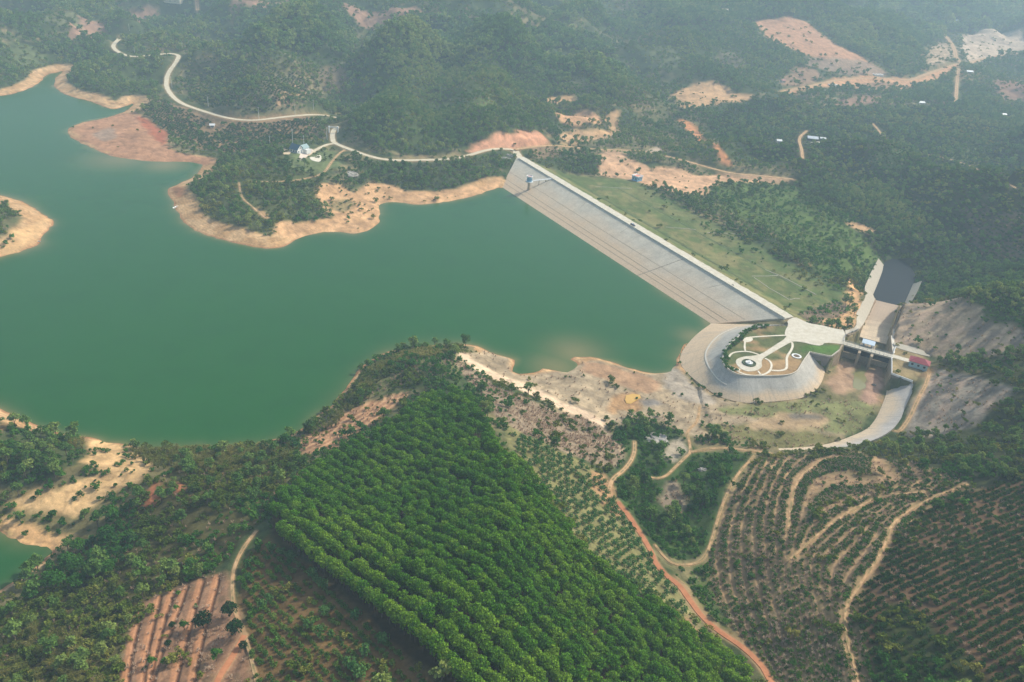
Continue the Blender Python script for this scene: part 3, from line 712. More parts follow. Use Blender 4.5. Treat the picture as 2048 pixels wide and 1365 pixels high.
# planting rows left as stripes in the soil
def stripe(s, f, col, k=.6, z=None):
    P = chaikin(px2w(pp(s)), 1, True)
    m = soft(P, 1.5, 1.5) * f * k
    global CC
    CC = lerp(CC, np.asarray(col, np.float32)[None, None, :] * np.ones_like(CC), m)
HB = H + (fbm(GX, GY, 25, 2, 61) - .5) * 1.2
def bands(step, w): 
    t = (HB / step) % 1.0
    return sstep(w, w * .5, np.abs(t - .5))
TERR = "1508,915 1640,906 1800,918 1900,950 1955,972 1800,1052 1762,1142 1702,1202 1762,1385 1545,1385 1422,1185 1418,1115 1448,1010"
ROWC = [(0, "1505,914 1475,948 1454,986 1434,1041 1423,1085 1420,1120 1440,1200 1480,1290 1530,1365"), (12, "1545,912 1505,1000 1492,1060 1492,1120 1503,1200 1530,1300 1560,1365"),
        (28, "1640,925 1598,955 1584,993 1577,1058 1575,1120 1590,1200 1610,1290 1632,1365"), (40, "1860,975 1800,985 1707,1020 1656,1051 1604,1110 1604,1160 1625,1250 1652,1365"),
        (60, "1950,967 1861,996 1783,1044 1772,1085 1755,1119 1707,1188 1687,1222 1694,1290 1714,1365")]
_rp = []
for val, t in ROWC:
    Q = resample(px2w(pp(t)), 14); _rp += [(q[0], q[1], val) for q in Q]
_rp = np.array(_rp); _D = np.hypot(_rp[:, None, 0] - _rp[None, :, 0], _rp[:, None, 1] - _rp[None, :, 1])
_K2 = np.sqrt(_D ** 2 + 36); _K2[np.arange(len(_rp)), np.arange(len(_rp))] -= .8
_w2 = np.linalg.solve(_K2, _rp[:, 2] - 30)
def rowfield(x, y):
    o_ = np.full(np.shape(x), 30.0)
    for k in range(len(_rp)): o_ = o_ + _w2[k] * np.sqrt((x - _rp[k, 0]) ** 2 + (y - _rp[k, 1]) ** 2 + 36)
    return o_
_tp = chaikin(px2w(pp(TERR)), 1, True)
_bb = inpoly(GX, GY, _tp); RF = np.zeros_like(n1); RF[_bb] = rowfield(GX[_bb], GY[_bb])
_t = np.abs(((RF + (n2 - .5) * .8) / 4.2) % 1 - .5)
stripe(TERR, sstep(.22, .08, _t) * (.35 + .65 * sstep(.35, .6, n2 * .4 + n3 * .6)), rgb(178, 146, 112), .75)
H = H - .3 * _bb * sstep(.16, .04, _t)
stripe("600,906 598,882 640,860 690,825 740,805 790,788 818,783 812,800 735,853 684,884 642,903", bands(1.1, .28), rgb(206, 164, 122), .9)
stripe("275,1212 322,1190 415,1150 462,1155 470,1230 492,1270 514,1400 240,1400 255,1290", sstep(.55, .75, n3), rgb(128, 106, 80), .7)
stripe("1508,45 1545,37 1590,36 1625,50 1645,70 1675,92 1735,120 1778,152 1740,150 1690,140 1640,118 1600,106 1560,92 1530,72", bands(2.0, .2), rgb(206, 166, 132), .5)
stripe("1842,122 1872,90 1892,76 1902,96 1907,124 1860,136", bands(2.2, .25), rgb(214, 188, 156), .7)
stripe("270,215 340,200 470,245 640,232 640,270 560,290 430,308 340,270", bands(1.3, .25), rgb(176, 140, 104), .6)
stripe("560,165 610,160 620,195 590,215 540,215 545,185", bands(1.5, .28), rgb(196, 156, 120), .8)
# raw streaks down the rock cuts
for s in ("1800,600 1830,598 1922,595 1945,622 2048,664 2100,680 2100,700 1990,716 1880,712 1800,690 1786,684", "1866,738 1900,742 1990,765 2035,782 1960,842 1890,872 1818,872 1812,850 1832,800"):
    g = fbm(GX * .35 + GY * .25, GY * 1.3 - GX * .9, 4.5, 3, 71)
    stripe(s, sstep(.5, .68, g), rgb(112, 104, 98), .7); stripe(s, sstep(.55, .7, 1 - g), rgb(200, 170, 146), .6)
_g = np.abs(fbm(GX, GY, 11, 3, 75) - .5); _g2 = np.abs(fbm(GX * .6 + GY * .3, GY * .7 - GX * .3, 7, 3, 76) - .5)
CC = CC * (1 - .28 * sstep(.035, .0, _g) - .22 * sstep(.03, 0, _g2))[..., None] * (1 + .5 * (fbm(GX, GY, 6, 3, 77) - .5))[..., None]
# furrows of the red field, cut across it as real steps
FUR = [pp(t) for t in ("408,1160 385,1240 352,1365 348,1400", "375,1175 350,1245 318,1320 300,1400", "322,1192 305,1260 290,1330 285,1400", "350,1182 330,1240 305,1340 296,1400", "440,1152 425,1210 400,1300 385,1400", "284,1225 270,1280 258,1345 254,1400")]
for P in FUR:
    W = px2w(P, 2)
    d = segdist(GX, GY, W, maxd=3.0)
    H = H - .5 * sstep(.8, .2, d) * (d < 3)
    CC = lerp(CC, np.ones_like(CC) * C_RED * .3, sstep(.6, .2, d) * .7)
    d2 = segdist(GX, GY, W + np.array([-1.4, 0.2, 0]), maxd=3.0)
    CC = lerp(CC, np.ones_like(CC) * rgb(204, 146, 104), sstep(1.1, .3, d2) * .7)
# ------------------------------------------------------------------ roads: the ground is graded to them, then a ribbon is laid
ROADS = []
def road(name, s, w, mat, smooth=2, lift=.12, clear=2.0, z=None):
    global H, TD, SH, DRY
    P = px2w(pp(s)) if z is None else ats(pp(s), z)
    P = chaikin(P, smooth)
    L = np.linalg.norm(np.diff(P[:, :2], axis=0), axis=1).sum()
    P = resample(P, max(8, int(L / 2.2)))
    k = np.ones(9) / 9
    zz = np.convolve(np.pad(P[:, 2], 4, 'edge'), k, 'valid')
    P[:, 2] = zz
    m = np.zeros(GX.shape, bool)
    R = w / 2 + 5
    bb = (GX > P[:, 0].min() - R) & (GX < P[:, 0].max() + R) & (GY > P[:, 1].min() - R) & (GY < P[:, 1].max() + R)
    I, J = np.nonzero(bb)
    x, y = GX[I, J].astype(np.float32), GY[I, J].astype(np.float32)
    bd = np.full(x.shape, 1e9, np.float32); bz = np.zeros(x.shape, np.float32)
    for a, b in zip(P[:-1], P[1:]):
        ab = b - a; LL = ab[0] ** 2 + ab[1] ** 2 + 1e-9
        t = np.clip(((x - a[0]) * ab[0] + (y - a[1]) * ab[1]) / LL, 0, 1)
        d = (x - a[0] - t * ab[0]) ** 2 + (y - a[1] - t * ab[1]) ** 2
        q = d < bd
        bd[q] = d[q]; bz[q] = (a[2] + t * ab[2])[q]
    bd = np.sqrt(bd)
    f = sstep(w / 2 + 4, w / 2 + .6, bd)
    H[I, J] = H[I, J] * (1 - f) + (bz - .05) * f
    g = sstep(w / 2 + clear + 2, w / 2 + clear, bd)
    TD[I, J] *= 1 - sstep(w / 2 + clear + 6, w / 2 + clear + 3, bd); SH[I, J] *= 1 - g; DRY[I, J] *= 1 - g
    c = CC[I, J]; gs = (sstep(w / 2 + min(2.6, w * .5), w / 2 + .1, bd) * .5)[:, None]
    CC[I, J] = c * (1 - gs) + rgb(186, 152, 112)[None, :] * gs
    ROADS.append((name, P, w, mat, lift))
    return P
def ribbon(name, P, w, mat, lift, jitter=.12, parent=None):
    n = len(P); T = np.gradient(P[:, :2], axis=0); T /= np.linalg.norm(T, axis=1)[:, None] + 1e-9
    Nn = np.stack([-T[:, 1], T[:, 0]], 1)
    V = []; UV = []; K = (-1, -.5, 0, .5, 1)
    s = np.r_[0, np.cumsum(np.linalg.norm(np.diff(P[:, :2], axis=0), axis=1))]
    jw = [1 + jitter * 2 * (vnoise(np.arange(n) * .7, np.full(n, 3.3 + q * 9)) - .5) for q in (0, 1)]
    for i in range(n):
        for k in K:
            o = Nn[i] * k * w / 2 * jw[0 if k < 0 else 1][i]
            V.append((P[i, 0] + o[0], P[i, 1] + o[1], P[i, 2] + lift)); UV.append((s[i], k * w / 2))
    F = [(i * 5 + k, i * 5 + k + 1, (i + 1) * 5 + k + 1, (i + 1) * 5 + k) for i in range(n - 1) for k in range(4)]
    V, F, UV = skirt(np.array(V), upfix(V, F), np.array(UV), .5)
    return mesh_np(name, V, F, mat, parent, uv=UV)
def road_mat(name, c, c2, rut=0.0):
    m, nt, p = new_mat(name)
    f = noise_fac(nt, .35, .35, .65)
    o = mixc(nt, c, c2, f)
    o = mixc(nt, o, tuple(x * .7 for x in c), noise_fac(nt, 1.6, .5, .8))
    if rut:
        uv = N(nt, 'ShaderNodeUVMap'); sx = N(nt, 'ShaderNodeSeparateXYZ'); nt.links.new(uv.outputs[0], sx.inputs[0])
        ab = N(nt, 'ShaderNodeMath', operation='ABSOLUTE'); nt.links.new(sx.outputs[1], ab.inputs[0])
        r = N(nt, 'ShaderNodeMapRange', i_1=rut * .3, i_2=rut * .05); nt.links.new(ab.outputs[0], r.inputs[0])
        mm = N(nt, 'ShaderNodeMath', operation='MULTIPLY'); nt.links.new(r.outputs[0], mm.inputs[0]); nt.links.new(noise_fac(nt, .3, .4, .6), mm.inputs[1])
        o = mixc(nt, o, lin(120, 110, 72), mm.outputs[0])
    nt.links.new(o, p.inputs['Base Color']); p.inputs['Roughness'].default_value = .9; p.inputs['Specular IOR Level'].default_value = .15
    return m
M_CONCR = road_mat('pale_concrete_road', lin(212, 200, 172), lin(194, 180, 150))
M_DIRT = road_mat('tan_dirt', lin(200, 164, 122), lin(176, 138, 98), 2.4)
M_ORANGE = road_mat('orange_dirt', lin(184, 126, 88), lin(166, 108, 74), 0)
M_PATH = road_mat('garden_path_concrete', lin(222, 214, 194), lin(206, 196, 172))
road('road', "239,77 226,90 228,99 245,109 260,113 284,113 328,108 349,108 359,112 352,125 337,144 332,164 334,178 346,195 366,209 400,221 445,234 479,241 513,241 564,235 616,229 657,231 682,238", 4.6, M_CONCR, clear=5)
road('road', "676,253 665,264 665,281 669,287 701,300 742,314 777,321 838,321 896,319 934,313 968,301 999,297 1026,300", 4.4, M_CONCR, clear=5)
road('road', "1030,300 1067,293 1119,291 1187,300 1256,301 1290,303 1348,316 1399,330 1457,347 1519,352 1587,359", 3.8, M_DIRT)
road('road', "1030,299 1033,306 1036,311 1041,317", 6.4, M_CONCR, smooth=1)
road('path', "669,287 650,291 626,303 604,318", 3.4, M_CONCR)
road('dirt_road', "1822,32 1841,43 1873,60 1892,72 1909,96 1912,118 1930,131 1957,120 1998,111 2060,104", 7.0, M_DIRT)
road('dirt_road', "1916,128 1861,145 1817,163 1776,156 1690,158 1639,168 1560,186", 6.5, M_DIRT)
road('dirt_road', "1918,137 1914,164 1911,205", 4.5, M_DIRT)
road('dirt_road', "394,-20 393,0 396,26", 6.0, M_DIRT)
road('path', "1614,262 1596,277 1604,300 1605,318", 2.6, M_DIRT)
road('path', "1745,247 1758,262 1772,280", 2.4, M_DIRT)
road('path', "1845,308 1900,318 1960,340 2030,375", 2.2, M_DIRT)
road('path', "506,363 554,364 599,361 647,349 660,328 677,308 690,300", 1.6, M_DIRT, clear=1)
road('path', "478,365 482,395 500,410 520,428 532,438", 1.2, M_DIRT, clear=.6)
road('dirt_path', "1269,885 1269,910 1252,938 1225,958 1218,977", 1.5, M_DIRT, clear=1)
road('dirt_path', "1235,1003 1262,1040 1286,1076 1300,1100 1310,1124 1331,1148 1358,1172 1379,1202 1410,1241 1451,1273 1485,1294 1519,1328 1536,1352 1560,1400", 1.9, M_ORANGE, clear=1)
road('dirt_path', "1310,1090 1324,1110 1345,1128 1374,1133 1406,1123 1423,1085 1434,1041 1454,986 1475,948 1508,913", .9, M_DIRT, clear=1)
road('dirt_path', "1399,813 1396,844 1372,864 1378,880 1382,905 1372,914 1351,934 1331,955 1307,958 1286,948", 1.0, M_DIRT, clear=1)
road('dirt_path', "1382,905 1430,895 1480,900 1545,907", 1.3, M_DIRT, clear=1)
road('dirt_path', "513,1062 489,1093 469,1131 464,1165 465,1202 472,1230 489,1271 499,1302 513,1362 520,1400", 1.0, M_DIRT, clear=.8)
road('dirt_path', "489,1273 462,1319 434,1362 425,1390", 1.6, M_ORANGE, clear=.8)
road('dirt_path', "1635,928 1598,955 1584,993 1577,1058", .9, M_DIRT, clear=.6)
road('dirt_path', "1936,969 1861,996 1783,1044 1772,1085 1755,1119 1707,1188 1687,1222 1694,1290 1714,1350 1722,1400", .7, M_DIRT, clear=.6)
road('dirt_path', "1854,983 1759,993 1707,1020 1656,1051 1581,1119", .7, M_DIRT, clear=.6)
road('path', "1858,748 1853,768 1835,800 1820,836 1798,866 1788,864", 1.5, M_DIRT, clear=1)
_b = BUILT.copy()
for _ in range(2): _b[1:] |= _b[:-1]; _b[:-1] |= _b[1:]; _b[:, 1:] |= _b[:, :-1]; _b[:, :-1] |= _b[:, 1:]
TD[_b] = 0; TD[segdist(GX, GY, RB_TOP, maxd=12) < 9] = 0; SH[segdist(GX, GY, RB_TOP, maxd=6) < 3.5] = 0; SH[inF] *= .4; TD[inF] = 0; SH[segdist(GX, GY, np.array([sp(BLEN * t, -b, 0)[:2] for t, b in ((.3, 2), (.52, 40), (.8, 2))]), maxd=16) < 12] = 0; SH[BUILT] = 0; DRY[BUILT] = 0
for (nm, P, w, m_, lf) in ROADS:
    tag(ribbon(nm, P, w, m_, lf), kind='structure')
# ------------------------------------------------------------------ the ground sheet and the water
def grid_faces(mask=None):
    i, j = np.meshgrid(np.arange(NR - 1), np.arange(NT - 1), indexing='ij')
    if mask is not None:
        k = mask[:-1, :-1] | mask[1:, :-1] | mask[:-1, 1:] | mask[1:, 1:]
        i, j = i[k], j[k]
    i = i.ravel(); j = j.ravel()
    return np.stack([i * NT + j, (i + 1) * NT + j, (i + 1) * NT + j + 1, i * NT + j + 1], 1)[:, ::-1].copy()
def col_attr(me, C, name='Col'):
    a = me.attributes.new(name, 'FLOAT_COLOR', 'POINT')
    a.data.foreach_set('color', np.concatenate([C, np.ones((len(C), 1), np.float32)], 1).astype(np.float32).ravel())
GV = np.stack([GX, GY, H], -1).reshape(-1, 3)
m, nt, p = new_mat('ground_cover')
at_ = N(nt, 'ShaderNodeAttribute', attribute_name='Col')
f1 = noise_fac(nt, .9, .25, .75, 6, rough=.7)
o = mixc(nt, at_.outputs['Color'], (.62, .62, .62), f1, 'MULTIPLY')
f2 = noise_fac(nt, .22, .3, .7, 5)
o = mixc(nt, o, (1.22, 1.18, 1.1), f2, 'MULTIPLY')
nt.links.new(o, p.inputs['Base Color']); p.inputs['Roughness'].default_value = .95; p.inputs['Specular IOR Level'].default_value = .05
bp = N(nt, 'ShaderNodeBump', i_Strength=.55, i_Distance=.5)
g = N(nt, 'ShaderNodeNewGeometry'); nz = N(nt, 'ShaderNodeTexNoise', i_Scale=.6, i_Detail=6, i_Roughness=.65)
nt.links.new(g.outputs['Position'], nz.inputs['Vector']); nt.links.new(nz.outputs[0], bp.inputs['Height']); nt.links.new(bp.outputs[0], p.inputs['Normal'])
ground = mesh_np('ground', GV, grid_faces(), m, smooth=True)
col_attr(ground.data, np.clip(CC, .004, .9).reshape(-1, 3))
tag(ground, kind='structure')

wm = (SD < 3) & (GR < 3000)
WF = grid_faces(wm)
used, inv = np.unique(WF, return_inverse=True)
WV = GV[used].copy(); WV[:, 2] = 0
sdw = -SD.reshape(-1)[used]
wx, wy = WV[:, 0], WV[:, 1]
silt = np.exp(-np.maximum(sdw, 0) / (1.2 + 3.5 * fbm(wx, wy, 40, 2, 81))) * (.4 + .6 * sstep(.35, .6, fbm(wx, wy, 30, 3, 82)))
for (u, v, r) in ((240, 318, 26), (1150, 705, 16), (1110, 735, 14), (1390, 675, 10), (330, 330, 18)):
    c = at(u, v, 0); silt = np.maximum(silt, .75 * np.exp(-((wx - c[0]) ** 2 + (wy - c[1]) ** 2) / r ** 2))
wc = lerp(rgb(28, 81, 34)[None, :], rgb(118, 112, 72)[None, :], np.clip(silt, 0, 1))
m, nt, p = new_mat('green_lake_water')
at_ = N(nt, 'ShaderNodeAttribute', attribute_name='Col')
o = mixc(nt, at_.outputs['Color'], (1.12, 1.08, 1.0), noise_fac(nt, .009, .3, .7), 'MULTIPLY')
o = mixc(nt, o, (.84, .9, .9), noise_fac(nt, .05, .45, .75, 6), 'MULTIPLY')
nt.links.new(o, p.inputs['Base Color']); p.inputs['Roughness'].default_value = .22; p.inputs['IOR'].default_value = 1.33; p.inputs['Specular IOR Level'].default_value = .2
bp = N(nt, 'ShaderNodeBump', i_Strength=.25, i_Distance=.15)
g = N(nt, 'ShaderNodeNewGeometry'); nz = N(nt, 'ShaderNodeTexNoise', i_Scale=.9, i_Detail=5, i_Roughness=.6)
nt.links.new(g.outputs['Position'], nz.inputs['Vector']); nt.links.new(nz.outputs[0], bp.inputs['Height']); nt.links.new(bp.outputs[0], p.inputs['Normal'])
M_WATER = m
lake = mesh_np('water', WV, inv.reshape(-1, 4).astype(np.int32), m, smooth=True)
col_attr(lake.data, wc); tag(lake, kind='structure')
def pool(pts, c, rough=.15, spec=.3):
    V, F, UV = tri_poly(pts)
    mm = flat_mat('still_pool_water', c, rough, .12, .15)
    mm.node_tree.nodes['Principled BSDF'].inputs['Specular IOR Level'].default_value = spec
    return tag(mesh_np('water', V, F, mm), kind='structure')
pool(BASIN, lin(34, 40, 44), .5, .06)
PC = [sp(BLEN * t, -b, 3.02) for t, b in ((.37, 3), (.62, 3), (.66, 12), (.68, 24), (.66, 34), (.50, 35), (.43, 30), (.41, 18))]
pool([tuple(p) for p in PC], lin(132, 128, 82))
yp = ats(pp("1250,800 1252,791 1265,788 1280,790 1282,796 1270,803 1262,808 1253,807"), 1.6)
zz = float(np.median(hz(yp[:, 0], yp[:, 1]))) + .3
pool([tuple(at(u, v, zz)) for u, v in pp("1250,800 1252,791 1265,788 1280,790 1282,796 1270,803 1262,808 1253,807")], lin(206, 164, 84))
# ------------------------------------------------------------------ the dam, headland and spillway as things
def concrete_mat(name, base, stain, zlo=None, zhi=None, streak=.45, joints=None, k_st=.8):
    m, nt, p = new_mat(name)
    uv = N(nt, 'ShaderNodeUVMap')
    mp = N(nt, 'ShaderNodeMapping'); mp.inputs['Scale'].default_value = (.55, .05, 1); nt.links.new(uv.outputs[0], mp.inputs[0])
    o = mixc(nt, base, tuple(c * .78 for c in base), noise_fac(nt, .16, .35, .68, 5))
    if zlo is not None:
        g = N(nt, 'ShaderNodeNewGeometry'); sx = N(nt, 'ShaderNodeSeparateXYZ'); nt.links.new(g.outputs['Position'], sx.inputs[0])
        wob_ = noise_fac(nt, .05, -1.6, 1.6, 3)
        ad = N(nt, 'ShaderNodeMath', operation='ADD'); nt.links.new(sx.outputs[2], ad.inputs[0])
        mr0 = N(nt, 'ShaderNodeMapRange', i_1=.3, i_2=.7, i_3=-1.8, i_4=1.8); nz = N(nt, 'ShaderNodeTexNoise', i_Scale=.045, i_Detail=5); nt.links.new(g.outputs['Position'], nz.inputs['Vector']); nt.links.new(nz.outputs[0], mr0.inputs[0])
        nt.links.new(mr0.outputs[0], ad.inputs[1])
        r = N(nt, 'ShaderNodeMapRange', i_1=zhi, i_2=zlo); nt.links.new(ad.outputs[0], r.inputs[0])
        mu = N(nt, 'ShaderNodeMath', operation='MULTIPLY', i_1=k_st); nt.links.new(r.outputs[0], mu.inputs[0])
        o = mixc(nt, o, stain, mu.outputs[0])
        # old water lines
        mu2 = N(nt, 'ShaderNodeMath', operation='MULTIPLY', i_1=2.2); nt.links.new(sx.outputs[2], mu2.inputs[0])
        cb = N(nt, 'ShaderNodeCombineXYZ'); nt.links.new(mu2.outputs[0], cb.inputs[2])
        o = mixc(nt, o, tuple(c * .72 for c in stain), noise_fac(nt, 1.0, .58, .74, 2, cb.outputs[0]))
    n = N(nt, 'ShaderNodeTexNoise', i_Scale=1.0, i_Detail=4); nt.links.new(mp.outputs[0], n.inputs['Vector'])
    r = N(nt, 'ShaderNodeMapRange', i_1=.52, i_2=.75); nt.links.new(n.outputs[0], r.inputs[0])
    mu = N(nt, 'ShaderNodeMath', operation='MULTIPLY', i_1=streak); nt.links.new(r.outputs[0], mu.inputs[0])
    o = mixc(nt, o, tuple(c * .55 for c in base), mu.outputs[0])
    if joints:
        b = N(nt, 'ShaderNodeTexBrick', offset=0.0); b.inputs['Scale'].default_value = 1
        b.inputs['Brick Width'].default_value = joints[0]; b.inputs['Row Height'].default_value = joints[1]; b.inputs['Mortar Size'].default_value = .10; b.inputs['Mortar Smooth'].default_value = .3
        nt.links.new(uv.outputs[0], b.inputs['Vector'])
        mu = N(nt, 'ShaderNodeMath', operation='MULTIPLY', i_1=.28); nt.links.new(b.outputs['Fac'], mu.inputs[0])
        o = mixc(nt, o, tuple(c * .4 for c in base), mu.outputs[0])
    o = mixc(nt, o, (.7, .7, .68), noise_fac(nt, 1.3, .45, .8, 5), 'MULTIPLY')
    nt.links.new(o, p.inputs['Base Color']); p.inputs['Roughness'].default_value = .85; p.inputs['Specular IOR Level'].default_value = .2
    return m
K_GREY = lin(186, 178, 162); K_TAN = lin(198, 168, 130)
M_FACE = concrete_mat('slab_concrete', lin(200, 192, 172), lin(208, 178, 142), 2.5, 9.5, .16, (6, 4))
M_HEADL = concrete_mat('curved_lining_concrete', lin(184, 180, 168), lin(208, 180, 142), 5.4, 8.4, .5, (5, 6))
M_WALLC = concrete_mat('weathered_wall_concrete', lin(176, 158, 132), lin(150, 126, 100), 2, 8, .5)
M_CHUTE = concrete_mat('chute_concrete', lin(208, 188, 158), lin(160, 140, 120), -5, -1.2, .5, (30, 2.2))
M_BANK = concrete_mat('bank_concrete', lin(196, 188, 168), lin(176, 166, 146), 2, 8, .3, (5, 8))
M_RBANK = concrete_mat('right_bank_concrete', lin(186, 180, 170), lin(210, 186, 150), 5, 7.5, .5, (6, 6))
M_WHITE = flat_mat('white_paint', lin(232, 232, 226), .6, .12, .6)
M_KERB = flat_mat('pale_kerb_concrete', lin(214, 206, 188), .8, .2, .5)
M_STEEL = flat_mat('grey_steel', lin(150, 160, 168), .5, .2, .8, .3)
M_DARK = flat_mat('dark_void', lin(34, 38, 44), .6, .2)
M_CREST = road_mat('crest_concrete', lin(208, 201, 182), lin(190, 181, 158))

def sheet(name, S, mat, parent, skirtd=.6):
    V, F, UV = skirt(S[0], upfix(S[0], S[1]), S[2], skirtd)
    return mesh_np(name, V, F, mat, parent, uv=UV)
def wall_sheet(name, S, mat, parent, thick=.5, out=None):
    """standing wall from a lofted face, given real thickness"""
    o = mesh_np(name, S[0], S[1], mat, parent, uv=S[2])
    md = o.modifiers.new('thickness', 'SOLIDIFY'); md.thickness = thick; md.offset = 0
    return o

dam = thing('dam', 'long straight embankment dam with pale concrete slope towards the green lake', 'dam', dam_pt(DL / 2, 2, 0))
dam_inv = Matrix.Translation(-Vector(dam.location))
def child_fix(root):
    """children were built in world coordinates"""
    inv = (Matrix.Translation(root.location) @ root.rotation_euler.to_matrix().to_4x4()).inverted()
    for c in root.children: c.matrix_parent_inverse = inv
sheet('upstream_slope', FACE, M_FACE, dam, 1.0)
def strip_on_dam(n0, n1, z, s0=-1, s1=DL - 1, ragged=0.0, nseg=160):
    V = []; UV = []
    for i in range(nseg + 1):
        s = s0 + (s1 - s0) * i / nseg
        e = n1 + ragged * 2 * (float(vnoise(np.array(s * .45), np.array(2.5))) - .5) + ragged * (float(vnoise(np.array(s * 1.3), np.array(7.5))) - .5)
        for n in (n0, (n0 + e) / 2, e):
            V.append(dam_pt(s, n, z)); UV.append((s, n))
    F = [(i * 3 + k, i * 3 + k + 1, (i + 1) * 3 + k + 1, (i + 1) * 3 + k) for i in range(nseg) for k in (0, 1)]
    return np.array(V), F, np.array(UV)
sheet('crest_road', strip_on_dam(CREST_N0, CREST_N1 - .5, 12.05, ragged=.55), M_CREST, dam, 1.1)
mb = MB(); mb.bar(dam_pt(3, CREST_N0 - .1, 12.25), dam_pt(DL - 1, CREST_N0 - .1, 12.25), .35, 1.3); mb.build('parapet', M_KERB, dam)
M_JOINT = flat_mat('dark_joint_mortar', lin(150, 138, 118), .9, .25, .5)
def on_slope(s, t):
    i = min(max(s / DL * 120, 0), 119.99); j = min(t / 1.22 * 14, 13.99); i0, j0 = int(i), int(j); fi, fj = i - i0, j - j0; G = FACE[0]
    return (G[j0 * 121 + i0] * (1 - fi) + G[j0 * 121 + i0 + 1] * fi) * (1 - fj) + (G[(j0 + 1) * 121 + i0] * (1 - fi) + G[(j0 + 1) * 121 + i0 + 1] * fi) * fj
for (s0, t0, s1, t1, w) in ((2, .74, DL - 2, .74, .26), (2, .86, DL - 2, .86, .18), (2, .50, DL - 2, .50, .12), (238, .02, 238, 1.0, .6), (118, .02, 118, .3, .2), (176, .02, 176, .3, .2), (60, .02, 60, .3, .2), (280, .02, 280, .3, .2)):
    P = np.array([on_slope(s0 + (s1 - s0) * k / 40, t0 + (t1 - t0) * k / 40) for k in range(41)])
    ribbon('joint', P, w, M_JOINT, .06, .2, dam)
# surface drains on the grass back
for (a, b) in (("1192,373", "1262,377"), ("1280,378", "1296,379")):
    pass
M_DRAIN = flat_mat('drain_concrete', lin(176, 170, 148), .85, .2, .5)
for s in ("1192,374 1245,377 1264,378", "1332,455 1357,457 1392,460", "1415,466 1445,467 1473,468", "1504,553 1530,553 1556,552", "1580,600 1590,598 1600,598",
          "1530,540 1560,552 1600,573 1632,590", "1508,556 1540,578 1565,592 1578,600"):
    P = px2w(pp(s)); P = resample(P, 24); P[:, 2] = hz(P[:, 0], P[:, 1])
    ribbon('drain', P, .55, M_DRAIN, .22, 0, dam)
# long toe ditches along the berms
for n in (33, 62):
    P = np.array([dam_pt(s, n, 0) for s in np.linspace(70, DL - 50, 60)]); P[:, 2] = hz(P[:, 0], P[:, 1])
    ribbon('ditch', P, .5, flat_mat('ditch_stone', lin(104, 112, 80), .9, .3, .6), .12, .3, dam)
child_fix(dam)

head = thing('headland', 'rounded concrete lined headland with a garden on its flat top', 'embankment', tuple(at(1540, 710, 11.8)))
sheet('slope_lining', HEAD, M_HEADL, head, 1.2)
nu = 111
berm = []
for i in range(6, 62):
    for t in (.50, .535):
        q = HEAD[0][0 * nu + i] * (1 - t) + HEAD[0][10 * nu + i] * t; berm.append(q + np.array([0, 0, .02]))
bV = np.array(berm); bF = [(2 * i, 2 * i + 1, 2 * i + 3, 2 * i + 2) for i in range(len(berm) // 2 - 1)]
sheet('berm_strip', (bV, bF, bV[:, :2].copy()), M_KERB, head, .3)
KP = resample(HTOP, 90)[18:]
mb = MB()
for a, b in zip(KP[:-1], KP[1:]): mb.bar(a + np.array([0, 0, .35]), b + np.array([0, 0, .35]), .35, .9)
mb.build('rim_wall', M_KERB, head)
EW = loft(np.array([HTOP[-1], at(1640, 710.5, 12), at(1661, 715, 12)]), np.array([HTOE[-1], HTOE[-1] + np.array([.2, .2, .1]), HTOE[-1] + np.array([.4, .4, .2])]), 16, 6)
wall_sheet('end_wall', EW, concrete_mat('end_wall_concrete', lin(146, 142, 138), lin(140, 120, 108), 1, 6, .5), head, .6)
EF = MB(); 
for a, b in zip(resample(np.array([HTOP[-1], at(1640, 710.5, 12), at(1661, 715, 12), at(1678, 702, 12)]), 14)[:-1], resample(np.array([HTOP[-1], at(1640, 710.5, 12), at(1661, 715, 12), at(1678, 702, 12)]), 14)[1:]):
    EF.bar(a + np.array([0, 0, .35]), b + np.array([0, 0, .35]), .3, .9)
EF.build('rim_wall', M_KERB, head)
child_fix(head)

# paving on the plateau: flat sheets
def paving(name, pts, z, mat, smooth=1):
    P = ats(pts, z)
    P = chaikin(P, smooth, True) if smooth else P
    V, F, UV = tri_poly([tuple(q) for q in P])
    V, F, UV = skirt(V, F, UV, .15)
    return tag(mesh_np(name, V, F, mat, uv=UV), kind='structure')
paving('plaza', pp("1574,641 1577,650 1571,660 1569,668 1574,675 1548,692 1520,710 1505,712 1490,713 1478,716 1471,721 1473,729 1480,737 1492,743 1506,743 1517,740 1525,733 1523,726 1524,719 1532,713 1556,699 1582,684 1594,683 1612,686 1626,690 1643,692 1650,685 1680,688 1690,690 1690,660 1676,659 1644,651 1618,647 1603,640 1590,634"), 11.93, M_CREST)
for s, w in (("1571,671 1545,672 1520,673.5 1500,675", 1.1), ("1490,684 1489,695 1491,703", 1.0), ("1458,714 1463,707 1474,704 1490,703 1505,705 1518,710", 1.0), ("1530,717 1540,722 1544,731 1541,741 1534,747 1522,751 1505,752 1485,748 1466,738 1458,731", 1.1),
             ("1584,685 1586,692 1582,702 1576,710 1573,717 1574,730 1573,738 1566,741 1555,742 1543,741", 1.2), ("1480,738 1475,743", 1.0), ("1516,742 1522,750", .9)):
    P = resample(chaikin(ats(pp(s), 11.9), 2), 40)
    tag(ribbon('path', P, w, M_PATH, .06, .05), kind='structure')
paving('plaza', pp("1485,679 1492,675 1500,674 1507,678 1503,683 1493,685 1487,683"), 11.92, M_PATH)
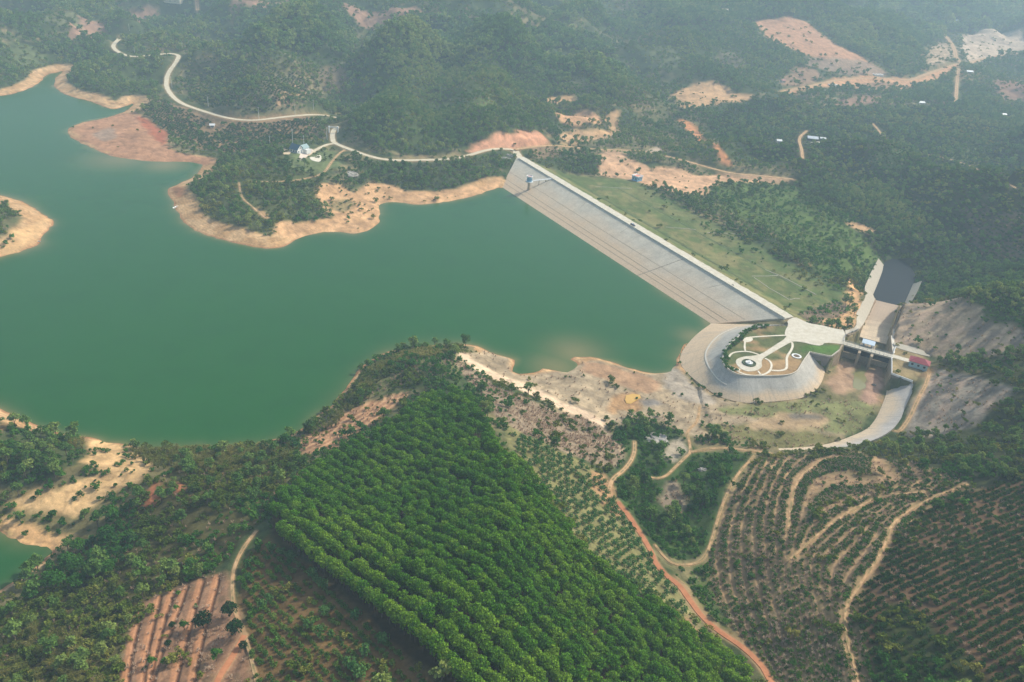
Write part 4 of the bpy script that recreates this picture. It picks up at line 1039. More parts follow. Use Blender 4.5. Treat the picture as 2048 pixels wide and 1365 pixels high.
# right abutment and roads there
paving('path', [tuple(q) for q in ((1784,708),(1784,715),(1800,720),(1816,724.5),(1823,723),(1822,719),(1800,713))], 11.95, M_CREST, 0)
paving('path', pp("1786,684 1800,688 1830,695 1856,705 1876,713 1872,715 1850,712 1820,704 1796,697 1788,692"), 12.05, M_BANK, 1)

spill = thing('spillway', 'concrete spillway chute with training walls dropping to a dark stilling basin', 'spillway', tuple(sp(BLEN / 2, 10, 0)))
sheet('chute_floor', CHUTE, M_CHUTE, spill, .5)
sheet('left_bank_slab', LBANK, M_BANK, spill, 1.0)
wall_sheet('chute_wall', LWALL, M_WALLC, spill, .4)
wall_sheet('chute_wall', RWALL, M_WALLC, spill, .4)
sheet('wall_walkway', RCAP, M_KERB, spill, 1.2)
sheet('right_bank_slab', RSLAB, M_BANK, spill, .8)
sheet('right_bank_lining', RBANK, M_RBANK, spill, 1.0)
# side walls of the approach under the bridge ends
LW = loft(np.array([sp(0, 3, 12), sp(0, -2, 12), at(1678, 702, 12), at(1661, 716, 10), at(1651, 738, 2.2)]), np.array([sp(.8, 3, .8), sp(.8, -2, .8), np.r_[at(1678, 702, 12)[:2] + bdir * .8, .8], np.r_[at(1661, 716, 10)[:2] + bdir * .8, .8], np.r_[at(1651, 738, 2.2)[:2] + bdir * .4, .8]]), 20, 4)
wall_sheet('side_wall', LW, M_WALLC, spill, .8)
RW2 = loft(np.array([sp(BLEN, 3, 12), sp(BLEN, -2, 12), at(1783, 749, 12)]), np.array([sp(BLEN - .3, 3, .8), sp(BLEN - .3, -2, .8), np.r_[at(1774, 780, 1.2)[:2], .8]]), 16, 4)
wall_sheet('side_wall', RW2, M_WALLC, spill, .8)
RW3 = loft(np.array([at(1783, 749, 12), at(1826, 766, 10.6)]), np.array([at(1773.7, 781, 1.0), at(1775, 782, 1.2)]), 12, 6)
wall_sheet('wing_wall', RW3, concrete_mat('wing_concrete', lin(134, 128, 118), lin(128, 114, 100), 1, 6, .5), spill, .5)
mb = MB()
for a, b in ((at(1783, 717, 12), at(1783, 749, 12)), (at(1783, 749, 12), at(1825, 765, 11)), (at(1786, 708.5, 12), at(1791, 696, 12))):
    mb.bar(a + np.array([0, 0, .4]), b + np.array([0, 0, .4]), .3, 1.1)
mb.build('rim_wall', M_WHITE, spill)
for t in (.37, .62):
    mb = MB()
    a = BLEN * t
    P0 = [sp(a - .7, -5.5, 0)[:2], sp(a, -6.3, 0)[:2], sp(a + .7, -5.5, 0)[:2], sp(a + .7, 8, 0)[:2], sp(a - .7, 8, 0)[:2]]
    mb.prism(P0, .5, 11.35); mb.build('pier', M_WALLC, spill)
for t0, t1 in ((.02, .35), (.39, .60), (.64, .98)):
    mb = MB(); a0, a1 = BLEN * t0, BLEN * t1
    V = []
    for a in (a0, a1):
        for b, z in ((1.5, .8), (1.5, 5.6), (3.0, 6.2), (6, 5.6), (10, 4.0), (14, 2.3)): V.append(sp(a, b, z))
    mb.add(V, [(k, k + 1, 7 + k, 6 + k) for k in range(5)] + [(0, 6, 11, 5)]); mb.build('weir', M_CHUTE, spill)
    mb = MB()
    V = [sp(a0 + .1, 2.2, 6.2), sp(a1 - .1, 2.2, 6.2), sp(a1 - .1, 1.6, 8.0), sp(a0 + .1, 1.6, 8.0), sp(a1 - .1, 2.6, 10.0), sp(a0 + .1, 2.6, 10.0)]
    V += [v + np.r_[fdir * .3, 0] for v in V]
    mb.add(V, [(0, 1, 2, 3), (3, 2, 4, 5), (7, 6, 9, 8), (8, 9, 11, 10), (0, 6, 7, 1), (5, 4, 10, 11)])
    mb.build('gate', M_DARK, spill)
mb = MB(); mb.bar(sp(.9, -9, 1.2), sp(BLEN * .35, -9, 1.2), .3, .3)
child_fix(spill)

brg = thing('road_bridge', 'narrow pale concrete bridge over the spillway gates', 'bridge', tuple(sp(BLEN / 2, 0, 12)))
mb = MB()
V = [sp(a, b, z) for z in (11.2, 12.06) for b in (-1.9, 2.2) for a in (-1, BLEN + 1)]
mb.add(V, [(0, 2, 3, 1), (4, 5, 7, 6), (0, 1, 5, 4), (2, 6, 7, 3), (0, 4, 6, 2), (1, 3, 7, 5)]); mb.build('deck', M_CREST, brg)
for b in (-1.75, 2.05):
    mb = MB()
    for z in (.55, 1.0): mb.bar(sp(0, b, 12 + z), sp(BLEN, b, 12 + z), .09)
    for k in range(13): mb.bar(sp(BLEN * k / 12, b, 12), sp(BLEN * k / 12, b, 13.05), .12)
    mb.build('railing', M_STEEL, brg)
child_fix(brg)
gh = thing('gate_hoist', 'pale blue sheet roofed gate hoist platform beside the spillway bridge', 'gate hoist', tuple(sp(BLEN * .49, 5.2, 12)))
mb = MB()
a0, a1 = BLEN * .36, BLEN * .62
V = [sp(a0, 2.9, 13.7), sp(a1, 2.9, 13.7), sp(a1, 7.6, 14.3), sp(a0, 7.6, 14.3)]; V += [v + np.array([0, 0, .15]) for v in V]
mb.add(V, [(3, 2, 1, 0), (4, 5, 6, 7), (0, 1, 5, 4), (1, 2, 6, 5), (2, 3, 7, 6), (3, 0, 4, 7)]); mb.build('roof', flat_mat('pale_blue_sheet', lin(188, 204, 214), .45, .15, .5), gh)
for a in (a0 + .2, (a0 + a1) / 2, a1 - .2):
    for b, z in ((3.1, 13.75), (7.4, 14.25)):
        mb = MB(); mb.bar(sp(a, b, 11.4), sp(a, b, z), .22); mb.build('post', M_STEEL, gh)
mb = MB(); V = [sp(a, b, z) for z in (11.2, 11.5) for b in (2.4, 7.8) for a in (a0 - .5, a1 + .5)]
mb.add(V, [(0, 2, 3, 1), (4, 5, 7, 6), (0, 1, 5, 4), (2, 6, 7, 3), (0, 4, 6, 2), (1, 3, 7, 5)]); mb.build('platform', M_WALLC, gh)
for a in (a0 + 1.2, a1 - 1.2):
    V = [sp(a + i, 5 + j, z) for z in (11.5, 12.5) for j in (-.6, .6) for i in (-.5, .5)]
    mb = MB(); mb.add(V, [(0, 2, 3, 1), (4, 5, 7, 6), (0, 1, 5, 4), (2, 6, 7, 3), (0, 4, 6, 2), (1, 3, 7, 5)]); mb.build('winch', M_STEEL, gh)
child_fix(gh)
# railing round the head of the left bank
lr = thing('railing', 'thin steel railing along the curved left head of the spillway chute', 'railing', tuple(at(1691, 669, 12)))
mb = MB(); P = resample(np.array([sp(0, 2.4, 12), at(1688, 676, 12), at(1693, 670, 12), at(1706, 665, 11.6), at(1716, 660, 9.6)]), 16)
for a, b in zip(P[:-1], P[1:]):
    for z in (.5, 1.0): mb.bar(a + np.array([0, 0, z]), b + np.array([0, 0, z]), .09)
mb.build('rail', M_STEEL, lr)
for a in P: MB().bar(a - np.array([0, 0, .3]), a + np.array([0, 0, 1.05]), .12).build('post', M_STEEL, lr)
child_fix(lr)

# ------------------------------------------------------------------ buildings
def dir_px(a, b, z):
    p, q = at(*a, z), at(*b, z); return atan2(q[1] - p[1], q[0] - p[0])
def windows(root, spots, mat_f, mat_g, name='window'):
    """spots: (x, y, z, along axis 'x'/'y', outward sign, w, h)"""
    for (x, y, z, ax, sg, w, h) in spots:
        mb = MB(); g = MB()
        if ax == 'x':
            mb.box(x - w / 2 - .1, x + w / 2 + .1, min(y, y + sg * .09), max(y, y + sg * .09), z - h / 2 - .1, z + h / 2 + .1)
            g.box(x - w / 2, x + w / 2, min(y + sg * .05, y + sg * .12), max(y + sg * .05, y + sg * .12), z - h / 2, z + h / 2)
        else:
            mb.box(min(x, x + sg * .09), max(x, x + sg * .09), y - w / 2 - .1, y + w / 2 + .1, z - h / 2 - .1, z + h / 2 + .1)
            g.box(min(x + sg * .05, x + sg * .12), max(x + sg * .05, x + sg * .12), y - w / 2, y + w / 2, z - h / 2, z + h / 2)
        f = mb.build(name, mat_f, root); g.build('pane', mat_g, f)
M_GLASS = flat_mat('dark_window_glass', lin(52, 66, 78), .15, .2)
M_DOOR = flat_mat('blue_grey_door', lin(96, 116, 134), .6, .2)
def ground_z(x, y): return float(hz(x, y))
def gable(root, L, W, h, rh, mw, mr, ov=.5, z0=-.8):
    mb = MB()
    V = [(-L/2, -W/2, z0), (L/2, -W/2, z0), (L/2, W/2, z0), (-L/2, W/2, z0), (-L/2, -W/2, h), (L/2, -W/2, h), (L/2, W/2, h), (-L/2, W/2, h), (-L/2, 0, h + rh), (L/2, 0, h + rh)]
    mb.add(V, [(0, 3, 2, 1), (0, 1, 5, 4), (2, 3, 7, 6), (1, 2, 6, 9, 5), (3, 0, 4, 8, 7)]); mb.build('wall', mw, root)
    mb = MB(); sl = rh / (W / 2); e = W / 2 + ov
    for sg in (-1, 1):
        a = [(-L/2 - ov, sg * e, h - sl * ov + .06), (L/2 + ov, sg * e, h - sl * ov + .06), (L/2 + ov, 0, h + rh + .06), (-L/2 - ov, 0, h + rh + .06)]
        mb.add(a + [(x, y, z + .14) for x, y, z in a], [(3, 2, 1, 0), (4, 5, 6, 7), (0, 1, 5, 4), (1, 2, 6, 5), (2, 3, 7, 6), (3, 0, 4, 7)])
    return mb.build('roof', mr, root)
def hip(root, L, W, h, rh, mw, mr, ov=.6, z0=-.8):
    MB().box(-L/2, L/2, -W/2, W/2, z0, h).build('wall', mw, root)
    a, b = L/2 + ov, W/2 + ov; k = (L - W) / 2
    mb = MB(); mb.add([(-a, -b, h), (a, -b, h), (a, b, h), (-a, b, h), (-k, 0, h + rh), (k, 0, h + rh), (-a, -b, h - .15), (a, -b, h - .15), (a, b, h - .15), (-a, b, h - .15)],
                      [(0, 1, 5, 4), (2, 3, 4, 5), (1, 2, 5), (3, 0, 4), (6, 9, 8, 7), (0, 6, 7, 1), (1, 7, 8, 2), (2, 8, 9, 3), (3, 9, 6, 0)])
    return mb.build('roof', mr, root)
M_PBLUE = flat_mat('pale_blue_wall', lin(176, 200, 204), .7, .12, .6)
M_REDR = flat_mat('maroon_sheet_roof', lin(158, 66, 74), .5, .2, .5)
c = at(1836, 733, 12); g0 = thing('gatehouse', 'small pale blue house with maroon hip roof at the spillway bridge end', 'house', (c[0], c[1], 11.8), dir_px((1820, 717), (1850, 726), 12))
hip(g0, 9.2, 5.6, 3.5, 1.9, M_PBLUE, M_REDR)
windows(g0, [(-3, -2.8, 1.9, 'x', -1, 1.2, 1.2), (0, -2.8, 1.9, 'x', -1, 1.2, 1.2), (3, -2.8, 1.9, 'x', -1, 1.2, 1.2), (-4.6, 1.3, 1.9, 'y', -1, 1.2, 1.2), (4.6, 0, 1.9, 'y', 1, 1.2, 1.2)], M_WHITE, M_GLASS)
MB().box(-4.72, -4.6, -1.9, -.7, 0, 2.2).build('door', M_DOOR, g0)
# blue valve house
M_BLUE = flat_mat('sky_blue_wall', lin(128, 180, 208), .7, .14, .5); M_TERR = flat_mat('terracotta_roof_slab', lin(222, 150, 122), .8, .2, .4)
c = at(1272, 376.5, -5.4); zv = ground_z(c[0], c[1])
v0 = thing('valve_house', 'square sky blue building with an orange flat roof below the dam', 'building', (c[0], c[1] + 2.5, zv), radians(44))
MB().box(-3.4, 3.4, -3.3, 3.3, -1, 4.1).build('wall', M_BLUE, v0)
mb = MB(); mb.box(-3.9, 3.9, -3.8, 3.8, 4.1, 4.35)
rf = mb.build('roof', M_WHITE, v0)
MB().box(-2.6, 2.6, -2.5, 2.5, 4.352, 4.5).build('roof_slab', M_TERR, rf)
mb = MB()
for (a, b, c_, d) in ((-3.9, 3.9, -3.8, -3.5), (-3.9, 3.9, 3.5, 3.8), (-3.9, -3.6, -3.5, 3.5), (3.6, 3.9, -3.5, 3.5)): mb.box(a, b, c_, d, 4.352, 4.75)
mb.build('parapet', M_WHITE, rf)
windows(v0, [(-1.6, -3.3, 2.2, 'x', -1, 1.1, 1.3), (1.6, -3.3, 2.2, 'x', -1, 1.1, 1.3), (-3.4, -1.5, 2.2, 'y', -1, 1.1, 1.3), (-3.4, 1.5, 2.2, 'y', -1, 1.1, 1.3)], M_WHITE, M_GLASS)
MB().box(3.4, 3.5, -.7, .7, 0, 2.2).build('door', M_DOOR, v0)
MB().box(3.9, 6.4, -1.6, 1.6, 2.7, 2.9).build('canopy', M_KERB, v0)
# intake tower standing on the dam slope
def on_face(u, v):
    d = SV(u, v); k = 2.5
    # plane z = 12 - (CREST_N0 - n)/k
    o = np.array([0, 0, HC]); nn = lambda P: (P[0] - D0[0]) * Dn[0] + (P[1] - D0[1]) * Dn[1]
    lo, hi = 100., 2000.
    for _ in range(60):
        t = (lo + hi) / 2; P = o + d * t
        if P[2] > 12 - (CREST_N0 - nn(P)) / k: lo = t
        else: hi = t
    return o + d * hi
tb = on_face(1057, 382)
tw = thing('intake_tower', 'round pale blue intake tower on a grey column over the dam slope', 'tower', (tb[0], tb[1], 0))
MB().lathe([(1.15, tb[2] - 2), (1.1, 10.9)], 16).build('column', M_WALLC, tw)
MB().lathe([(1.1, 10.5), (3.1, 11.1), (3.2, 11.4), (3.2, 11.6)], 24).build('platform', M_WHITE, tw)
MB().lathe([(2.1, 11.6), (2.1, 15.2)], 24).build('wall', M_BLUE, tw)
rf = MB().lathe([(2.1, 15.2), (2.7, 15.35), (2.75, 15.6)], 24).build('roof', M_WHITE, tw)
MB().lathe([(2.15, 15.602), (2.1, 15.72)], 24).build('roof_slab', flat_mat('pink_roof_slab', lin(206, 172, 164), .8, .2), rf)
mb = MB(); n = 24
for k in range(n):
    a, b = 2 * pi * k / n, 2 * pi * (k + 1) / n; mb.bar((2.6 * cos(a), 2.6 * sin(a), 15.9), (2.6 * cos(b), 2.6 * sin(b), 15.9), .22, .7)
mb.build('parapet', M_WHITE, rf)
for k in range(8):
    a = 2 * pi * k / 8 + .2
    mb = MB(); mb.bar((2.12 * cos(a), 2.12 * sin(a), 12.7), (2.12 * cos(a), 2.12 * sin(a), 14.2), .75, .16); mb.build('window', M_GLASS, tw)
mb = MB()
for k in range(n):
    a, b = 2 * pi * k / n, 2 * pi * (k + 1) / n; mb.bar((3.1 * cos(a), 3.1 * sin(a), 12.6), (3.1 * cos(b), 3.1 * sin(b), 12.6), .07)
    if k % 2 == 0: mb.bar((3.1 * cos(a), 3.1 * sin(a), 11.6), (3.1 * cos(a), 3.1 * sin(a), 12.6), .08)
mb.build('railing', M_STEEL, tw)
fb_end = at(1105, 358, 12.0)
fv = fb_end[:2] - tb[:2]; fl = np.linalg.norm(fv); fv /= fl
fb = thing('footbridge', 'thin white footbridge from the dam crest to the round intake tower', 'footbridge', (*(tb[:2] + fv * fl / 2), 12))
st = np.r_[tb[:2] + fv * 3.0, 11.75]; en = np.r_[fb_end[:2], 12.0]
mb = MB(); mb.bar(st, en, 1.3, .35); mb.build('deck', M_WHITE, fb)
for sg in (-1, 1):
    o = np.r_[np.array([-fv[1], fv[0]]) * .6 * sg, 0]; mb = MB()
    mb.bar(st + o + [0, 0, 1.0], en + o + [0, 0, 1.0], .08)
    for t in np.linspace(0, 1, 9): q = st + (en - st) * t + o; mb.bar(q, q + [0, 0, 1.0], .07)
    mb.build('railing', M_WHITE, fb)
for t in (.33, .66):
    q = st + (en - st) * t; nn_ = (q[0] - D0[0]) * Dn[0] + (q[1] - D0[1]) * Dn[1]
    mb = MB(); mb.bar(np.r_[q[:2], 12 - (CREST_N0 - nn_) / 2.5 - .6], np.r_[q[:2], q[2] - .15], .55); mb.build('pier', M_WALLC, fb)
child_fix(fb)
# house with teal roof
M_TEAL = flat_mat('dark_teal_roof', lin(58, 92, 108), .5, .15, .5); M_TEAL2 = flat_mat('faded_teal_roof', lin(142, 166, 164), .6, .15, .5)
hz0 = march(593, 305); c = hz0
h0 = thing('house', 'white gabled house with dark teal roof on the wooded knoll above the lake', 'house', (c[0], c[1], c[2]), dir_px((580, 293), (597, 297.5), 17))
gable(h0, 8.5, 7.0, 3.4, 3.4, M_WHITE, M_TEAL)
windows(h0, [(-2.5, -3.5, 1.9, 'x', -1, 1.3, 1.3), (.5, -3.5, 1.9, 'x', -1, 1.3, 1.3), (3, -3.5, 1.9, 'x', -1, 1.0, 1.3), (4.25, 0, 4.4, 'y', 1, 1.0, 1.0), (4.25, -1.8, 1.7, 'y', 1, 1.1, 1.3)], M_WHITE, M_GLASS)
MB().box(4.25, 4.35, .6, 1.7, 0, 2.2).build('door', M_DOOR, h0)
mb = MB(); w2 = [(-1, 3.0, -1), (4.5, 3.0, -1), (4.5, 10, -1), (-1, 10, -1)]
mb.box(-1.0, 4.6, 3.5, 10, -1, 3.2); mb.build('wing_wall', M_WHITE, h0)
mb = MB()
for a in ([(-1.6, 2.0, 3.1), (1.8, 2.0, 5.6), (1.8, 10.6, 5.6), (-1.6, 10.6, 3.1)], [(1.8, 2.0, 5.6), (5.2, 2.0, 3.1), (5.2, 10.6, 3.1), (1.8, 10.6, 5.6)]):
    mb.add(a + [(x, y, z + .16) for x, y, z in a], [(0, 1, 2, 3), (7, 6, 5, 4), (0, 4, 5, 1), (1, 5, 6, 2), (2, 6, 7, 3), (3, 7, 4, 0)])
mb.build('wing_roof', M_TEAL2, h0)
MB().box(4.6, 7.6, 4.0, 9.0, -1, 2.6).build('porch', M_WHITE, h0)
# yards near the house
for nm, s, mt in (('yard', "602,306 614,303 624,303 627,305 616,312 601,321 597,318", flat_mat('pale_pink_yard', lin(214, 196, 178), .9, .15, .3)), ('yard', "556,303 566,299 577,301 583,305 578,310 566,310", flat_mat('tan_yard', lin(218, 194, 156), .9, .15, .3)),
                  ('yard', "1612,286 1620,287 1628,284 1643,284 1637,289 1636,293 1625,291 1611,288", flat_mat('drying_yard', lin(220, 212, 196), .9, .1, .3)), ('path', "619,315 630,315 640,314 644,319 640,325 628,323 620,319", M_PATH)):
    P = px2w(pp(s), 1, True); P[:, 2] = np.maximum(hz(P[:, 0], P[:, 1]), np.median(hz(P[:, 0], P[:, 1]))) + .25
    V, F, UV = tri_poly([tuple(q) for q in P]); V, F, UV = skirt(V, F, UV, 1.2)
    tag(mesh_np(nm, V, F, mt, uv=UV), kind='structure')
# village gate on the road
gp = march(667, 266)
gt = thing('road_gate', 'pale two post gateway across the road near the teal roofed house', 'gateway', tuple(gp))
tdir = ROADS[1][1]; k = int(np.argmin(np.hypot(tdir[:, 0] - gp[0], tdir[:, 1] - gp[1]))); k = max(1, min(len(tdir) - 2, k)); td = (tdir[k + 1] - tdir[k - 1])[:2]; td /= np.linalg.norm(td); tn = np.array([-td[1], td[0]])
for sg in (-1, 1):
    q = gp[:2] + tn * 4.0 * sg; mb = MB(); mb.box(q[0] - .5, q[0] + .5, q[1] - .5, q[1] + .5, gp[2] - 1, gp[2] + 5.6); mb.box(q[0] - .75, q[0] + .75, q[1] - .75, q[1] + .75, gp[2] + 5.6, gp[2] + 6.0); mb.build('post', M_WHITE, gt)
mb = MB(); mb.bar(np.r_[gp[:2] - tn * 4.2, gp[2] + 5.2], np.r_[gp[:2] + tn * 4.2, gp[2] + 5.2], .4, .9); mb.build('beam', M_WHITE, gt)
child_fix(gt)
# farm houses far away
M_ZINC = flat_mat('zinc_roof', lin(206, 212, 214), .4, .2, .5, .2); M_BROWN = flat_mat('dark_plank_wall', lin(86, 80, 84), .8, .25)
M_RUST = flat_mat('rusty_roof', lin(150, 90, 76), .6, .3, .5); M_CREAM = flat_mat('cream_wall', lin(216, 204, 180), .8, .15)
FARM = [((1624, 281), 11, 6.5, 2.6, 1.8, M_BROWN, M_ZINC, -6, 'dark walled farmhouse with zinc roof on a pale yard in the valley'),
        ((1645, 281), 5.5, 3.5, 2.2, 1.0, M_BROWN, M_WHITE, -14, 'small shed with white roof beside the valley farmhouse'),
        ((1841, 209), 9, 6, 2.5, 1.5, M_CREAM, M_WHITE, 10, 'small white roofed farm hut right of the brown hillside field'),
        ((2006, 233), 7, 5, 2.5, 1.4, M_CREAM, M_WHITE, 20, 'small white hut near the right edge on the dark valley slope'),
        ((1557, 286), 5, 4, 2.4, 1.2, M_CREAM, M_WHITE, 5, 'tiny white hut left of the valley farmhouse'),
        ((1565, 165), 7, 5, 2.6, 1.4, M_CREAM, M_RUST, 30, 'small rusty roofed hut at the left end of the far dirt road'),
        ((1907, 44), 18, 9, 3.0, 2.0, M_CREAM, M_ZINC, -10, 'pale long farm building among far trees above the road junction'),
        ((1443, 24), 22, 9, 3.2, 2.0, M_CREAM, M_CREAM, 5, 'cream long building among the far trees on the hilltop'),
        ((345, 3), 34, 14, 4, 3, M_CREAM, M_ZINC, -8, 'large white roofed building at the top left edge'),
        ((425, 255), 4, 3, 2.2, 1.0, M_CREAM, M_WHITE, 15, 'tiny white hut in the planted strip below the curving road'),
        ((1938, 147), 10, 6, 2.8, 1.5, M_CREAM, M_ZINC, 0, 'pale roofed roadside house right of the far road junction')]
for (u, v), L, W, h, rh, mw, mr, rz, lab in FARM:
    q = march(u, v)
    f = thing('farmhouse' if L > 8 else 'hut', lab, 'house' if L > 8 else 'hut', (q[0], q[1], q[2] + .2), radians(rz))
    gable(f, L, W, h, rh, mw, mr, .6, -2.5)
    windows(f, [(-L * .25, -W / 2, 1.4, 'x', -1, 1.2, 1.0), (L * .25, -W / 2, 1.4, 'x', -1, 1.2, 1.0)], M_KERB, M_GLASS)
    MB().box(-.6, .6, -W / 2 - .06, -W / 2, 0, 2.0).build('door', M_DOOR, f)
for (u, v), L, W, rz, lab in (((1755, 150), 15, 12, 8, 'square white building foundation on bare earth below the brown field'), ((1666, 171), 13, 8, 20, 'white unfinished foundation beside the far dirt road')):
    q = march(u, v); f = thing('foundation', lab, 'foundation', tuple(q), radians(rz))
    mb = MB(); 
    for a in ((-L/2, L/2, -W/2, -W/2 + 1.6), (-L/2, L/2, W/2 - 1.6, W/2), (-L/2, -L/2 + 1.6, -W/2 + 1.6, W/2 - 1.6), (L/2 - 1.6, L/2, -W/2 + 1.6, W/2 - 1.6)): mb.box(*a, -2, 1.1)
    mb.build('wall', M_WHITE, f); MB().box(-L/2 + 1.7, L/2 - 1.7, -W/2 + 1.7, W/2 - 1.7, -2, .3).build('slab', M_KERB, f)
# poles of the power line
M_POLE = flat_mat('pole_concrete', lin(206, 206, 198), .8, .12)
POLES = [((270, 111), 9, 'concrete power pole beside the far bend of the pale road'), ((365, 99), 9, 'concrete power pole behind the sharp road corner'), ((344, 176), 12, 'concrete power pole at the inside of the long road bend'),
         ((417, 214), 10, 'concrete power pole above the road left of the brown cut'), ((518, 239), 12, 'tall concrete pole at the left end of the roadside cut'), ((590, 229), 10, 'concrete power pole in front of the tan roadside cut'),
         ((627, 219), 10, 'concrete power pole at the right end of the roadside cut'), ((586, 298), 17, 'tall pale pole behind the dark teal roof'), ((608, 294), 10, 'shorter pole right behind the teal roofed house'),
         ((654, 281), 12, 'concrete power pole left of the road gateway'), ((259, 62), 9, 'concrete pole on the slope above the far road end'), ((371, 36), 9, 'far concrete pole near the top left dirt road'), ((540, 290), 8, 'short pole left of the teal roofed house')]
for (u, v), h, lab in POLES:
    q = march(u, v); t = thing('power_pole', lab, 'pole', tuple(q), random.uniform(-.6, .6), 'poles of the power line along the road')
    MB().lathe([(.24, -1), (.15, h)], 8).build('shaft', M_POLE, t)
    MB().box(-1.1, 1.1, -.08, .08, h - .9, h - .72).build('crossarm', M_POLE, t)
    mb = MB()
    for x in (-1.0, 0, 1.0): mb.lathe([(.09, h - .72), (.12, h - .55), (.06, h - .4)], 6, (x, 0, 0))
    mb.build('insulator', M_DARK, t)
# ------------------------------------------------------------------ small things on the crest and shores
M_CARP = flat_mat('dark_car_paint', lin(58, 62, 74), .25, .1); M_TYRE = flat_mat('tyre_rubber', lin(26, 26, 28), .8, .1); M_LAMP = flat_mat('lamp_glass', lin(220, 220, 214), .2, .1)
cp = at(1265.5, 451.5, 12.05); ca = atan2(Dd[1], Dd[0])
car = thing('parked_car', 'dark grey car parked on the pale dam crest', 'car', (cp[0], cp[1], 12.06), ca)
def prof_x(pts, w, nm, mat, inset=0.0):
    n = len(pts); V = [(x, -w / 2 + (inset if z > .95 else 0), z) for x, z in pts] + [(x, w / 2 - (inset if z > .95 else 0), z) for x, z in pts]
    mb = MB(); mb.add(V, [tuple(range(n)), tuple(range(n, 2 * n))[::-1]] + [(i, (i + 1) % n, n + (i + 1) % n, n + i) for i in range(n)]); return mb.build(nm, mat, car, .04)
prof_x([(-2.25, .35), (-2.3, .75), (-2.15, .95), (1.0, .95), (1.1, .92), (2.1, .8), (2.28, .6), (2.25, .35)], 1.8, 'body', M_CARP)
prof_x([(-1.75, .96), (-1.35, 1.42), (.2, 1.45), (.95, .96)], 1.6, 'windows', M_GLASS, .1)
prof_x([(-1.3, 1.44), (-1.2, 1.5), (.05, 1.52), (.2, 1.46)], 1.42, 'roof', flat_mat('car_roof_paint', lin(176, 180, 188), .25, .1), .0)
for x in (-1.4, 1.4):
    for y in (-.82, .82):
        mb = MB(); mb.lathe([(.34, -.11), (.34, .11)], 14); o = mb.build('wheel', M_TYRE, car); o.rotation_euler = (pi / 2, 0, 0); o.location = (x, y, .34)
for y in (-.65, .65): MB().box(2.2, 2.3, y - .18, y + .18, .58, .72).build('headlight', M_LAMP, car)
# a standing person by the car, one continuous skinned figure
def person(loc, rz, label, shirt, trousers):
    root = thing('person', label, 'person', loc, rz)
    sk = [((0, 0, .92), .13), ((0, 0, 1.12), .125), ((0, 0, 1.34), .15), ((0, 0, 1.47), .06), ((0, .01, 1.56), .085), ((0, .01, 1.68), .09)]
    E = [(0, 1), (1, 2), (2, 3), (3, 4), (4, 5)]
    for sg in (-1, 1):
        b = len(sk)
        sk += [((sg * .10, 0, .86), .095), ((sg * .11, .01, .50), .065), ((sg * .11, -.02, .10), .045), ((sg * .12, .10, .05), .04)]
        E += [(0, b), (b, b + 1), (b + 1, b + 2), (b + 2, b + 3)]
        b = len(sk)
        sk += [((sg * .20, 0, 1.38), .06), ((sg * .25, .0, 1.10), .045), ((sg * .25, .06, .86), .032), ((sg * .25, .08, .78), .03)]
        E += [(2, b), (b, b + 1), (b + 1, b + 2), (b + 2, b + 3)]
        h = b + 3
        for q in range(5):
            f = len(sk); off = (q - 2) * .018
            tip = (sg * .25 + off * .3, .10 + off + (.03 if q == 4 else 0), .69 + (.02 if q in (0, 4) else 0) + (.03 if q == 4 else 0))
            sk.append((tip, .009)); E.append((h, f))
    me = bpy.data.meshes.new('body'); me.from_pydata([s[0] for s in sk], E, [])
    o = bpy.data.objects.new('body', me); link(o, root)
    md = o.modifiers.new('skin', 'SKIN')
    for i, s in enumerate(sk): me.skin_vertices[0].data[i].radius = (s[1], s[1])
    me.skin_vertices[0].data[0].use_root = True
    o.modifiers.new('sub', 'SUBSURF').levels = 1
    o.modifiers['sub'].render_levels = 1
    m, nt, p = new_mat('person_clothes_and_skin')
    tc = N(nt, 'ShaderNodeTexCoord'); sx = N(nt, 'ShaderNodeSeparateXYZ'); nt.links.new(tc.outputs['Object'], sx.inputs[0])
    r = N(nt, 'ShaderNodeValToRGB'); cr = r.color_ramp; cr.interpolation = 'CONSTANT'
    cr.elements[0].color = (*lin(40, 36, 34), 1); cr.elements[0].position = 0
    cr.elements[1].color = (*trousers, 1); cr.elements[1].position = .05
    for pos, cc in ((.52, shirt), (.80, lin(176, 128, 100)), (.97, lin(24, 20, 18))):
        e = cr.elements.new(pos); e.color = (*cc, 1)
    dv = N(nt, 'ShaderNodeMath', operation='DIVIDE', i_1=1.8); nt.links.new(sx.outputs[2], dv.inputs[0]); nt.links.new(dv.outputs[0], r.inputs[0]); nt.links.new(r.outputs[0], p.inputs['Base Color'])
    p.inputs['Roughness'].default_value = .8
    hb = MB().lathe([(.088, 1.66), (.105, 1.71), (.085, 1.77), (.03, 1.80)], 12, (0, 0, 0)).build('hair', flat_mat('black_hair', lin(24, 20, 18), .6, .1), root)
    return root
q = at(1275.3, 457.5, 12.05)
person((q[0], q[1], 12.06), 2.2, 'person in dark clothes standing behind the parked car on the crest', lin(52, 56, 66), lin(40, 42, 50))
